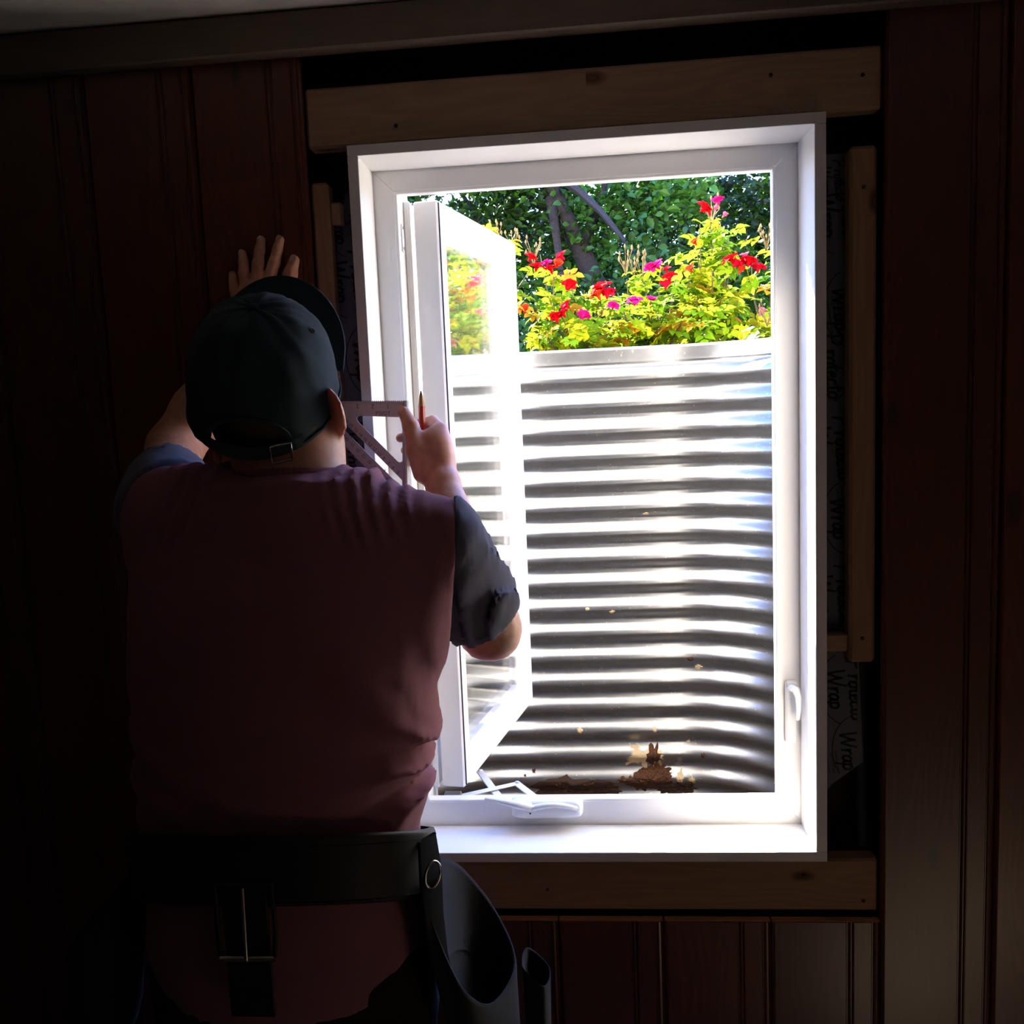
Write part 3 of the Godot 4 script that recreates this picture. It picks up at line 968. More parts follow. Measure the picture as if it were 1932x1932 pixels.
func build_well() -> void:
	var w := base("window_well")
	tag(w, "corrugated galvanised steel window well outside the open casement", "window well")
	var total := 2.0 * (0.465 + PI * 0.14) + 0.47
	var rows := []
	var ys := []
	var y := 0.36
	while y < 1.712:
		ys.append(y)
		y += WELL_PITCH / 14.0
	for yy in ys:
		var row := []
		for i in 97:
			var p: Array = well_plan(total * i / 96.0)
			row.append(p[0] + p[1] * ripple(yy) + Vector3(0, yy, 0))
		rows.append(row)
	var f := Faces.new()
	f.grid(rows, false, false, Vector2(total * 0.5, 1.35))
	obj("steel_wall", f.mesh(), M.steel, w)
	var rim := []
	for o in [[1.708, 0.002], [1.718, 0.001], [1.738, 0.001], [1.7445, 0.001], [1.7465, -0.002], [1.7455, -0.006], [1.741, -0.008], [1.735, -0.007]]:
		var row := []
		for i in 97:
			var p: Array = well_plan(total * i / 96.0)
			row.append(p[0] + p[1] * o[1] + Vector3(0, o[0], 0))
		rim.append(row)
	var rf := Faces.new()
	rf.grid(rim, false, false, Vector2(total * 0.5, 0.05))
	obj("rolled_rim", rf.mesh(), M.steel, w)
	# clods and smears of mud stuck to the back wall: centre x, y, half sizes, thickness, material
	rng.seed = 77
	var spots := [
		[0.150, 0.592, 0.052, 0.034, 0.010, "mud"], [0.125, 0.578, 0.034, 0.026, 0.009, "mud"], [0.182, 0.605, 0.026, 0.014, 0.008, "mud"], [0.200, 0.585, 0.012, 0.026, 0.007, "mud"],
		[0.078, 0.584, 0.016, 0.010, 0.006, "mud"], [0.098, 0.584, 0.008, 0.014, 0.005, "mud"], [0.160, 0.650, 0.020, 0.032, 0.006, "mud"],
		[0.128, 0.648, 0.050, 0.036, 0.0012, "smear"], [0.172, 0.648, 0.018, 0.030, 0.0016, "smear"], [0.230, 0.588, 0.014, 0.022, 0.0014, "smear"], [0.262, 0.582, 0.016, 0.020, 0.0012, "smear"],
		[-0.075, 0.560, 0.100, 0.032, 0.014, "mud_dark"], [-0.020, 0.558, 0.080, 0.028, 0.012, "mud_dark"], [0.030, 0.556, 0.040, 0.014, 0.010, "mud_dark"], [-0.10, 0.572, 0.030, 0.012, 0.012, "mud"], [-0.02, 0.573, 0.034, 0.010, 0.011, "mud"],
		[0.205, 0.556, 0.050, 0.018, 0.010, "mud_dark"], [0.245, 0.560, 0.030, 0.022, 0.009, "mud_dark"], [0.292, 0.655, 0.008, 0.008, 0.004, "mud"], [-0.165, 0.610, 0.006, 0.006, 0.004, "mud"],
		[-0.19, 0.600, 0.004, 0.004, 0.003, "mud"], [0.262, 0.920, 0.010, 0.007, 0.003, "mud"], [0.285, 0.895, 0.012, 0.008, 0.003, "smear"], [-0.035, 0.728, 0.009, 0.009, 0.003, "smear"], [0.165, 0.727, 0.006, 0.010, 0.002, "smear"],
		[0.06, 1.052, 0.008, 0.006, 0.002, "smear"], [0.155, 1.312, 0.010, 0.004, 0.002, "smear"], [-0.005, 1.062, 0.007, 0.006, 0.002, "smear"], [0.35, 1.752, 0.001, 0.001, 0.001, "smear"], [0.092, 1.712, 0.020, 0.005, 0.001, "smear"], [0.255, 0.688, 0.006, 0.010, 0.002, "smear"],
	]
	for sp in spots:
		var g := Faces.new()
		var nz := noise(40.0, int(rng.randi() % 1000), 3)
		var rings := []
		for a in 7:
			var ring := []
			for b in 25:
				var an := TAU * b / 24.0
				var edge := 1.0 + 0.75 * nz.get_noise_2d(cos(an) * 0.05 + sp[0], sin(an) * 0.05 + sp[1])
				var rr: float = a / 6.0 * edge
				var x: float = sp[0] + cos(an) * rr * sp[2]
				var yy: float = sp[1] + sin(an) * rr * sp[3]
				var q := a / 6.0
				var hh: float = sp[4] * (1.0 - q * q) * (0.75 + 0.9 * nz.get_noise_2d(x * 3.0 + 9.0, yy * 3.0)) - 0.0006 * q
				ring.append(Vector3(x, yy, well_back(x) + ripple(yy) + maxf(hh, -0.0006)))
			rings.append(ring)
		g.grid(rings)
		obj("mud_patch", g.mesh(), M[sp[5]], w)

func build_ground() -> void:
	var gy := 1.70
	var g := base("ground")
	tag(g, "brown garden soil around the window well", "", "", "structure")
	for b in [[-9.0, -16.0, 9.0, -1.012], [-9.0, -1.012, -0.527, -0.25], [0.527, -1.012, 9.0, -0.25]]:
		obj("soil", span(Vector3(b[0], 0.2, b[1]), Vector3(b[2], gy, b[3]), 0.001), M.soil, g)
	var f := obj("well_bottom", span(Vector3(-0.527, 0.2, -1.012), Vector3(0.527, 0.40, -0.25), 0.001), M.gravel)
	tag(f, "brown gravel at the bottom of the window well", "", "", "structure")
	var k := obj("garden_kerb", span(Vector3(0.80, gy, -3.5), Vector3(2.6, 1.915, -3.2), 0.01), M.concrete)
	tag(k, "low grey concrete kerb behind the rose bushes", "kerb")

func leaflet(f: Faces, o: Vector3, d: Vector3, up: Vector3, l: float, wd: float) -> void:
	var s := d.cross(up).normalized()
	var n := s.cross(d).normalized()
	var mid := [o, o + d * l * 0.35 + n * l * 0.04, o + d * l * 0.7 + n * l * 0.02, o + d * l - n * l * 0.08]
	for sg in [-1.0, 1.0]:
		var e := [o, o + d * l * 0.33 + s * wd * 0.5 * sg + n * l * 0.13, o + d * l * 0.68 + s * wd * 0.38 * sg + n * l * 0.10, mid[3]]
		f.tri(mid[0], e[1], mid[1], n)
		f.quad(mid[1], e[1], e[2], mid[2], n)
		f.tri(mid[2], e[2], mid[3], n)

# A compound rose leaf with five leaflets along +x.
func rose_leaf_mesh(sd: int) -> ArrayMesh:
	var r := RandomNumberGenerator.new()
	r.seed = sd
	var f := Faces.new()
	f.tube([Vector3.ZERO, Vector3(0.03, 0.004, 0), Vector3(0.055, 0.002, 0)], [0.0009, 0.0008, 0.0006], 4)
	for p in [[0.022, 1.05], [0.022, -1.05], [0.042, 0.85], [0.042, -0.85], [0.055, 0.0]]:
		var a: float = p[1] + r.randf_range(-0.15, 0.15)
		var d := Vector3(cos(a), r.randf_range(-0.25, 0.15), sin(a)).normalized()
		leaflet(f, Vector3(p[0], 0.003, 0), d, Vector3(r.randf_range(-0.2, 0.2), 1, r.randf_range(-0.2, 0.2)), r.randf_range(0.030, 0.042), r.randf_range(0.020, 0.027))
	return f.mesh()

# A bloom of cupped petals opening along +y. OPEN from 0 (bud) to 1.
func bloom_mesh(sd: int, open: float) -> ArrayMesh:
	var r := RandomNumberGenerator.new()
	r.seed = sd
	var f := Faces.new()
	var rings := [[5, 0.019, 0.25 + 0.85 * open], [5, 0.016, 0.15 + 0.55 * open], [4, 0.012, 0.05 + 0.25 * open]]
	for k in rings.size():
		var cnt: int = rings[k][0]
		for i in cnt:
			var a := TAU * (i + 0.5 * k) / cnt + r.randf_range(-0.2, 0.2)
			var lean: float = rings[k][2] + r.randf_range(-0.12, 0.12)
			var l: float = rings[k][1] * r.randf_range(0.9, 1.15)
			var outw := Vector3(cos(a), 0, sin(a))
			var sd2 := Vector3(-sin(a), 0, cos(a))
			var rows := []
			for u in 5:
				var t := u / 4.0
				var ang := lean * (0.4 + 0.9 * t)
				var c := (outw * sin(ang) + Vector3.UP * cos(ang)) * l * t + outw * 0.002
				var row := []
				for v in 5:
					var q := v / 4.0 * 2.0 - 1.0
					var wd := l * 0.85 * sin(PI * clampf(t * 0.72 + 0.12, 0, 1))
					row.append(c + sd2 * q * wd * 0.6 - outw * q * q * wd * 0.28 + Vector3.UP * (0.0015 * sin(q * 5.0 + i)))
				rows.append(row)
			f.grid(rows)
	f.tube([Vector3(0, -0.010, 0), Vector3(0, -0.004, 0), Vector3(0, 0.002, 0)], [0.0015, 0.004, 0.003], 7)
	return f.mesh()

func arc_path(a: Vector3, b: Vector3, sag: Vector3, n: int) -> Array:
	var out := []
	for i in n + 1:
		var t := float(i) / n
		out.append(a.lerp(b, t) + sag * sin(t * PI))
	return out

func build_roses() -> void:
	var leafm := []
	for i in 6: leafm.append(rose_leaf_mesh(100 + i))
	var blooms := [bloom_mesh(7, 1.0), bloom_mesh(8, 0.8), bloom_mesh(9, 0.45), bloom_mesh(10, 0.12)]
	var gy := 1.695
	# each bush: root, label, tips of its canes [x, y, z, leafiness], blooms [x, y, z, size, colour, shape]
	var bushes := [
		[Vector3(-0.78, gy, -1.42), "rose bush seen through the open sash glass",
			[[-0.95, 1.98, -1.40, 1.0], [-0.88, 2.05, -1.5, 1.0], [-0.80, 2.02, -1.42, 1.0], [-0.72, 1.96, -1.36, 1.0], [-0.66, 2.03, -1.5, 1.0], [-0.58, 2.05, -1.48, 1.0], [-0.60, 1.90, -1.3, 1.0], [-0.7, 1.88, -1.28, 1.0]],
			[[-0.864, 2.003, -1.290, 1.0, 0, 0], [-0.720, 1.984, -1.250, 1.0, 1, 1], [-0.595, 1.965, -1.230, 1.0, 3, 0]]],
		[Vector3(-0.38, gy, -1.45), "rose bush half hidden by the open sash, dry twigs on top",
			[[-0.50, 2.02, -1.48, 1.0], [-0.42, 2.09, -1.5, 1.0], [-0.36, 2.05, -1.42, 1.0], [-0.30, 2.10, -1.5, 1.0], [-0.24, 2.12, -1.46, 1.0], [-0.18, 2.13, -1.5, 0.9], [-0.33, 1.96, -1.32, 1.0], [-0.25, 1.98, -1.34, 1.0], [-0.45, 1.92, -1.3, 1.0], [-0.2, 1.93, -1.32, 1.0], [-0.14, 2.0, -1.4, 1.0]],
			[[-0.286, 1.984, -1.340, 0.9, 1, 1], [-0.311, 1.962, -1.340, 0.9, 4, 1], [-0.298, 2.091, -1.370, 0.8, 2, 2], [-0.366, 1.787, -1.170, 1.1, 3, 0], [-0.136, 2.033, -1.370, 1.0, 0, 1], [-0.157, 1.878, -1.320, 0.9, 4, 2]]],
		[Vector3(-0.02, gy, -1.48), "rose bush with the largest red cluster, right of the sash edge",
			[[-0.11, 2.06, -1.5, 1.0], [-0.07, 2.00, -1.46, 1.0], [-0.03, 2.02, -1.52, 0.9], [0.02, 1.94, -1.46, 1.0], [0.07, 1.95, -1.5, 1.0], [0.10, 1.90, -1.4, 1.0], [-0.12, 1.90, -1.34, 1.0], [-0.05, 1.86, -1.32, 1.0], [0.03, 1.86, -1.32, 1.0], [0.09, 1.84, -1.3, 1.0], [0.0, 1.80, -1.25, 1.0], [0.08, 1.80, -1.26, 1.0], [-0.1, 1.81, -1.26, 1.0]],
			[[-0.043, 2.031, -1.370, 1.0, 1, 1], [-0.076, 1.995, -1.370, 1.1, 0, 1], [-0.059, 2.006, -1.360, 0.9, 4, 2], [-0.023, 1.950, -1.370, 1.0, 0, 0], [0.069, 1.929, -1.340, 1.5, 0, 0], [0.083, 1.912, -1.330, 1.2, 1, 1], [0.058, 1.910, -1.330, 1.2, 4, 1], [-0.033, 1.886, -1.320, 1.0, 1, 0], [-0.065, 1.849, -1.290, 1.2, 0, 1], [-0.044, 1.860, -1.290, 1.0, 0, 0], [0.012, 1.853, -1.270, 0.9, 2, 1], [-0.119, 2.005, -1.370, 1.1, 0, 0], [-0.089, 2.013, -1.370, 0.9, 2, 0], [0.098, 1.876, -1.310, 0.9, 2, 1]]],
		[Vector3(0.20, gy, -1.50), "rose bush with pink blooms and a pale seed spray",
			[[0.15, 1.97, -1.5, 0.9], [0.20, 1.98, -1.5, 1.0], [0.25, 2.0, -1.5, 1.0], [0.17, 1.90, -1.4, 1.0], [0.24, 1.92, -1.42, 1.0], [0.29, 1.96, -1.46, 1.0], [0.13, 1.86, -1.34, 1.0], [0.20, 1.86, -1.33, 1.0], [0.27, 1.88, -1.34, 1.0], [0.16, 1.80, -1.26, 1.0], [0.23, 1.81, -1.26, 1.0], [0.30, 1.84, -1.30, 1.0], [0.12, 1.93, -1.48, 1.0]],
			[[0.159, 1.887, -1.310, 1.1, 2, 0], [0.205, 1.884, -1.310, 0.9, 2, 2], [0.230, 1.989, -1.370, 1.1, 2, 0], [0.212, 1.985, -1.370, 0.9, 2, 1], [0.257, 1.976, -1.370, 0.8, 1, 1], [0.263, 1.951, -1.350, 1.1, 0, 1], [0.250, 1.927, -1.340, 0.9, 1, 2]]],
		[Vector3(0.38, gy, -1.50), "tallest rose bush, its spike topped by two red blooms",
			[[0.40, 2.15, -1.5, 1.0], [0.37, 2.12, -1.5, 1.0], [0.43, 2.12, -1.5, 1.0], [0.35, 2.06, -1.47, 1.0], [0.45, 2.07, -1.49, 1.0], [0.40, 2.05, -1.44, 1.0], [0.33, 1.98, -1.45, 1.0], [0.39, 1.97, -1.4, 1.0], [0.45, 1.98, -1.45, 1.0], [0.34, 1.89, -1.36, 1.0], [0.41, 1.89, -1.35, 1.0], [0.46, 1.88, -1.38, 0.9], [0.36, 1.82, -1.28, 1.0], [0.43, 1.80, -1.28, 1.0], [0.38, 1.93, -1.4, 1.0]],
			[[0.365, 2.143, -1.370, 1.15, 0, 0], [0.407, 2.160, -1.370, 0.9, 2, 1], [0.337, 2.043, -1.340, 0.7, 4, 2], [0.441, 1.995, -1.370, 1.2, 0, 0], [0.450, 1.980, -1.360, 1.0, 1, 1], [0.320, 1.965, -1.310, 0.8, 4, 2], [0.421, 2.119, -1.370, 0.6, 3, 3], [0.397, 2.138, -1.370, 0.6, 3, 3], [0.465, 1.962, -1.370, 0.9, 4, 2], [0.479, 1.999, -1.370, 0.8, 3, 2]]],
		[Vector3(0.62, gy, -1.52), "sparse rose bush at the window's right edge, bare leaning canes",
			[[0.52, 2.0, -1.5, 0.5], [0.58, 2.06, -1.5, 0.8], [0.64, 2.0, -1.5, 0.9], [0.57, 1.96, -1.46, 0.3], [0.69, 1.98, -1.46, 1.0], [0.75, 1.95, -1.5, 1.0], [0.50, 1.80, -1.32, 1.0], [0.55, 1.79, -1.3, 0.8], [0.62, 1.84, -1.36, 1.0]],
			[[0.489, 1.985, -1.370, 1.2, 0, 0], [0.516, 1.965, -1.370, 1.1, 1, 1], [0.522, 1.839, -1.370, 0.9, 3, 3]]],
	]
	rng.seed = 2024
	var reach := [[-1.1, -0.565], [-0.475, -0.175], [-0.095, 0.075], [0.155, 0.275], [0.355, 0.445], [0.525, 0.9]]
	var bi := 0
	for b in bushes:
		var lim: Array = reach[bi]
		bi += 1
		var o := base("rose_bush", b[0])
		tag(o, b[1], "rose bush", "rose bushes behind the well")
		var root: Vector3 = b[0]
		var made := 0
		var spots := []
		for t in b[2]:
			var tip := Vector3(t[0], t[1], t[2]) - root
			var foot := Vector3(rng.randf_range(-0.05, 0.05), 0, rng.randf_range(-0.06, 0.06))
			var path := arc_path(foot, tip, Vector3(rng.randf_range(-0.03, 0.03), 0.0, rng.randf_range(-0.03, 0.03)), 8)
			var f := Faces.new()
			var rad := []
			for i in path.size(): rad.append(0.0042 - 0.0028 * i / 8.0)
			f.tube(path, rad, 5)
			obj("cane", f.mesh(), M.cane, o)
			var n := int(tip.length() * 62.0 * t[3])
			for i in n:
				var u := rng.randf_range(0.12, 1.0)
				var seg := clampi(int(u * 8.0), 0, 7)
				spots.append(path[seg].lerp(path[seg + 1], u * 8.0 - seg) + Vector3(rng.randfn(0, 0.018), rng.randfn(0, 0.012), rng.randfn(0, 0.022)))
		for p in spots:
			if made >= 290: break
			var lf := obj("leaf", leafm[made % 6], M["rose_leaf%d" % [0, 1, 0, 2, 1, 3, 0, 2, 1, 4][rng.randi() % 10]], o)
			lf.position = Vector3(clampf(p.x, lim[0] - rng.randf() * 0.025 - root.x, lim[1] + rng.randf() * 0.025 - root.x), p.y, p.z)
			lf.basis = Basis.from_euler(Vector3(rng.randfn(0, 0.45), rng.randf() * TAU, rng.randfn(-0.05, 0.45))) * Basis.from_scale(Vector3.ONE * rng.randf_range(0.65, 1.05))
			made += 1
		for q in b[3]:
			var bl := obj("bloom", blooms[q[5]], M["petal%d" % q[4]], o)
			bl.position = Vector3(q[0], q[1], q[2]) - root
			bl.basis = Basis.from_euler(Vector3(rng.randf_range(0.1, 0.9), rng.randf() * TAU, rng.randf_range(-0.4, 0.4))) * Basis.from_scale(Vector3.ONE * q[3] * 1.12)
	# dry seed sprays
	var sprays := [["rose_bush_001", Vector3(-0.24, 2.08, -1.5)], ["rose_bush_001", Vector3(-0.19, 2.06, -1.48)], ["rose_bush_001", Vector3(-0.13, 2.03, -1.5)], ["rose_bush_003", Vector3(0.148, 1.98, -1.5)], ["rose_bush_003", Vector3(0.17, 1.97, -1.48)], ["rose_bush_003", Vector3(0.195, 1.96, -1.5)], ["rose_bush_004", Vector3(0.405, 2.12, -1.5)], ["rose_bush_005", Vector3(0.565, 2.03, -1.5)], ["rose_bush_005", Vector3(0.535, 1.80, -1.34)]]
	for s in sprays:
		var f := Faces.new()
		var o: Node3D = get_node(NodePath(s[0]))
		for i in 9:
			var a := rng.randf() * TAU
			var e: Vector3 = s[1] - o.position + Vector3(cos(a) * 0.022, rng.randf_range(0.03, 0.085), sin(a) * 0.022)
			f.tube(arc_path(s[1] - o.position, e, Vector3(0, 0.006, 0), 3), [0.0012, 0.001, 0.0009, 0.0008], 4)
			f.tube([e, e + Vector3(0, 0.006, 0), e + Vector3(0, 0.013, 0)], [0.0015, 0.0035, 0.001], 5)
		obj("seed_spray", f.mesh(), M.dry, o)

func build_trees() -> void:
	var lm := Faces.new()
	leaflet(lm, Vector3(-0.5, 0, 0), Vector3(1, 0, 0), Vector3.UP, 1.0, 0.62)
	var leaf := lm.mesh()
	# x, z, height of crown centre, crown half sizes, leaves, shade of green, label
	var trees := [
		[-1.6, -8.2, 4.0, Vector3(1.8, 2.2, 1.5), 13300, 0.75, "dark leafy tree with bare brown twigs, left in the window view"],
		[0.35, -7.4, 3.6, Vector3(1.5, 1.9, 1.2), 13300, 1.35, "bright green tree with a leaning dark trunk in mid view"],
		[2.5, -8.0, 3.8, Vector3(1.7, 2.1, 1.4), 14250, 0.62, "dense dark green tree at the right of the window view"],
		[1.2, -10.5, 4.4, Vector3(2.4, 2.6, 1.5), 15200, 0.8, "tree deep behind the leaning trunk"],
		[-0.8, -11.5, 4.2, Vector3(2.5, 2.6, 1.5), 15200, 0.7, "farthest tree behind the dark leafy tree"],
		[4.2, -11.0, 4.2, Vector3(2.4, 2.6, 1.6), 9500, 0.7, "tree beyond the window's right edge"],
		[-4.6, -9.5, 3.9, Vector3(2.2, 2.2, 1.6), 8000, 0.8, "tree hidden left behind the open sash"],
	]
	rng.seed = 91
	var n := 0
	for t in trees:
		var o := base("tree", Vector3(t[0], 1.70, t[1]))
		tag(o, t[6], "tree", "trees at the end of the garden")
		var c := Vector3(0, t[2] - 1.70, 0)
		var tf := Faces.new()
		var lean := Vector3(-0.75, 0, 0.1) if n == 1 else Vector3(rng.randf_range(-0.3, 0.3), 0, 0)
		var top := c + lean * 1.4 + Vector3(0, t[3].y * 0.5, 0)
		tf.tube(arc_path(-lean * 0.3, top, Vector3(0.06, 0, 0), 7), [0.10, 0.09, 0.08, 0.07, 0.06, 0.05, 0.035, 0.02], 9)
		obj("trunk", tf.mesh(), M.bark, o)
		var blobs := []
		for i in 34:
			var d := Vector3(rng.randfn(0, 0.55), rng.randfn(-0.15, 0.6), rng.randfn(0, 0.55)).limit_length(1.05)
			blobs.append([c + d * t[3], rng.randf_range(0.28, 0.55), rng.randf_range(0.6, 1.5)])
		for i in 7:
			var bf := Faces.new()
			var st := (-lean * 0.3).lerp(top, 0.3 + 0.09 * i)
			bf.tube(arc_path(st, blobs[i * 4][0], Vector3(0, 0.15, 0), 5), [0.05, 0.042, 0.034, 0.026, 0.018, 0.01], 6)
			obj("branch", bf.mesh(), M.bark, o)
		var mm := MultiMesh.new()
		mm.transform_format = MultiMesh.TRANSFORM_3D
		mm.use_colors = true
		mm.mesh = leaf
		mm.instance_count = t[4]
		for i in t[4]:
			var bl: Array = blobs[rng.randi() % blobs.size()]
			var d: Vector3 = Vector3(rng.randfn(), rng.randfn(), rng.randfn()).normalized() * bl[1] * pow(rng.randf(), 0.45)
			var bs := Basis.from_euler(Vector3(rng.randfn(0, 0.7), rng.randf() * TAU, rng.randfn(0, 0.7))) * Basis.from_scale(Vector3.ONE * rng.randf_range(0.055, 0.10))
			mm.set_instance_transform(i, Transform3D(bs, bl[0] + d * Vector3(1, 0.8, 1)))
			var k: float = t[5] * bl[2] * rng.randf_range(0.7, 1.3)
			mm.set_instance_color(i, Color(0.020 * k, 0.055 * k, 0.007 * k))
		var fo := MultiMeshInstance3D.new()
		fo.name = "foliage"
		fo.multimesh = mm
		fo.material_override = M.tree_leaf
		fo.set_meta("kind", "stuff")
		o.add_child(fo)
		n += 1
	# hedge closing the view behind the trees
	var h := base("hedge", Vector3(0.5, 1.70, -13.5))
	tag(h, "tall dark hedge closing the garden behind the trees", "hedge")
	var hf := Faces.new()
	for i in 7: hf.tube([Vector3(-6.0 + i * 2.0, 0, 0), Vector3(-6.0 + i * 2.0, 2.3, 0.1)], [0.08, 0.04], 7)
	obj("stems", hf.mesh(), M.bark, h)
	var hm := MultiMesh.new()
	hm.transform_format = MultiMesh.TRANSFORM_3D
	hm.use_colors = true
	hm.mesh = leaf
	hm.instance_count = 20000
	for i in 20000:
		var bs := Basis.from_euler(Vector3(rng.randfn(0, 0.7), rng.randf() * TAU, rng.randfn(0, 0.7))) * Basis.from_scale(Vector3.ONE * rng.randf_range(0.10, 0.17))
		hm.set_instance_transform(i, Transform3D(bs, Vector3(rng.randf_range(-6.5, 6.5), rng.randf_range(0.05, 2.6) + rng.randfn(0, 0.08), rng.randfn(0, 0.28))))
		var k := rng.randf_range(0.35, 0.9)
		hm.set_instance_color(i, Color(0.013 * k, 0.036 * k, 0.006 * k))
	var ho := MultiMeshInstance3D.new()
	ho.name = "foliage"
	ho.multimesh = hm
	ho.material_override = M.tree_leaf
	ho.set_meta("kind", "stuff")
	h.add_child(ho)

# ------------------------------------------------------------------ the carpenter

const SLICES := [[0.80, -0.440, 0.405, 0.180, 0.125], [0.92, -0.440, 0.405, 0.192, 0.138], [1.05, -0.441, 0.400, 0.187, 0.142], [1.14, -0.434, 0.395, 0.196, 0.150], [1.26, -0.422, 0.388, 0.208, 0.150], [1.36, -0.4125, 0.385, 0.2155, 0.140], [1.43, -0.408, 0.380, 0.214, 0.115], [1.48, -0.408, 0.380, 0.176, 0.098], [1.525, -0.410, 0.382, 0.108, 0.082]]
const HEAD := Vector3(-0.421, 1.630, 0.360)
const SHOULDER_L := Vector3(-0.586, 1.490, 0.362)
const ELBOW_L := Vector3(-0.652, 1.570, 0.150)
const WRIST_L := Vector3(-0.537, 1.745, 0.050)
const SHOULDER_R := Vector3(-0.214, 1.443, 0.378)
const ELBOW_R := Vector3(-0.158, 1.292, 0.255)
const WRIST_R := Vector3(-0.236, 1.486, 0.095)

# Half sizes of the shirt at a height, and the point on its outline at an angle.
func waist_point(y: float, a: float, off: float) -> Vector3:
	var j := 0
	while j < SLICES.size() - 2 and y > SLICES[j + 1][0]: j += 1
	var s: Array = SLICES[j]
	var e: Array = SLICES[j + 1]
	var u := clampf((y - s[0]) / (e[0] - s[0]), 0.0, 1.0)
	var ca := cos(a)
	var sa := sin(a)
	return Vector3(lerpf(s[1], e[1], u) + (lerpf(s[3], e[3], u) + off) * signf(ca) * pow(absf(ca), 2.0 / 2.15), y, lerpf(s[2], e[2], u) + (lerpf(s[4], e[4], u) + off) * signf(sa) * pow(absf(sa), 2.0 / 2.15))

# Creases of the shirt: pleats on the right shoulder, drag folds at the waist, soft lumps all over.
var shirt_noise: FastNoiseLite
func shirt_crease(p: Vector3) -> float:
	var d := 0.0
	var sh := exp(-pow((p.x + 0.285) / 0.055, 2.0)) * smoothstep(1.415, 1.50, p.y)
	if sh > 0.02: d += 0.0042 * sh * sin((p.x - (1.5 - p.y) * 0.28) * 330.0)
	var shl := exp(-pow((p.x + 0.525) / 0.05, 2.0)) * smoothstep(1.40, 1.49, p.y)
	if shl > 0.02: d += 0.0035 * shl * sin((p.x + (1.5 - p.y) * 0.35) * 280.0)
	var fx := -0.185 - p.x
	var fy := p.y - 1.150
	var fr := sqrt(fx * fx + fy * fy)
	if fr < 0.42:
		var fan := atan2(fy, fx)
		var fold := sin(fan * 8.0 + 0.6 + shirt_noise.get_noise_2d(p.x * 5.0, p.y * 5.0) * 1.5)
		d += 0.0105 * (fold * absf(fold)) * smoothstep(0.015, 0.06, fr) * exp(-pow(fr / 0.17, 2.0))
	var wl := exp(-pow((p.y - 1.16) / 0.08, 2.0)) * smoothstep(-0.35, -0.6, p.x)
	if wl > 0.02: d += 0.004 * wl * sin((p.y + 0.35 * (p.x + 0.45)) * 105.0)
	d += 0.0045 * shirt_noise.get_noise_3d(p.x * 7.0, p.y * 4.0, p.z * 7.0)
	return d

func sleeve_crease(p: Vector3) -> float:
	var d := 0.0045 * shirt_noise.get_noise_3d(p.x * 14.0, p.y * 14.0, p.z * 14.0)
	if p.x > -0.35:
		var t := (p - SHOULDER_R).dot((ELBOW_R - SHOULDER_R).normalized())
		d += 0.0062 * smoothstep(0.0, 0.06, t) * smoothstep(0.175, 0.14, t) * sin((p.x * 0.9 + p.z * 0.5 - 0.35 * p.y) * 240.0 + t * 12.0)
	return d

func hand_left(f: Field) -> void:
	var idx := [Vector3(-0.521, 1.826, 0.026), Vector3(-0.508, 1.863, 0.019), Vector3(-0.503, 1.885, 0.012), Vector3(-0.499, 1.901, 0.0075)]
	var mid := [Vector3(-0.539, 1.824, 0.027), Vector3(-0.535, 1.862, 0.021), Vector3(-0.533, 1.885, 0.013), Vector3(-0.531, 1.902, 0.0075)]
	var rin := [Vector3(-0.557, 1.814, 0.026), Vector3(-0.560, 1.848, 0.020), Vector3(-0.562, 1.868, 0.012), Vector3(-0.564, 1.882, 0.0075)]
	var pin := [Vector3(-0.573, 1.800, 0.024), Vector3(-0.579, 1.824, 0.018), Vector3(-0.582, 1.839, 0.012), Vector3(-0.584, 1.850, 0.0075)]
	var thu := [Vector3(-0.523, 1.765, 0.032), Vector3(-0.499, 1.805, 0.022), Vector3(-0.484, 1.843, 0.014), Vector3(-0.477, 1.866, 0.0095)]
	for c in [idx, mid, rin, pin]:
		f.cone(WRIST_L + (c[0] - WRIST_L) * 0.15, c[0], 0.017, 0.0125, 0.012)
	f.ell(Vector3(-0.544, 1.785, 0.029), Basis(Vector3(0.034, 0.006, 0), Vector3(-0.006, 0.046, 0), Vector3(0, 0, 0.0165)), 0.014)
	f.chain(idx, [0.0112, 0.0096, 0.0086, 0.0074], 0.0035)
	f.chain(mid, [0.0114, 0.0098, 0.0088, 0.0075], 0.0035)
	f.chain(rin, [0.0108, 0.0093, 0.0083, 0.0072], 0.0035)
	f.chain(pin, [0.0098, 0.0082, 0.0073, 0.0064], 0.0035)
	f.chain(thu, [0.0170, 0.0130, 0.0112, 0.0092], 0.007)
	f.cone(WRIST_L, WRIST_L + (ELBOW_L - WRIST_L) * 0.16, 0.0265, 0.0285, 0.012)

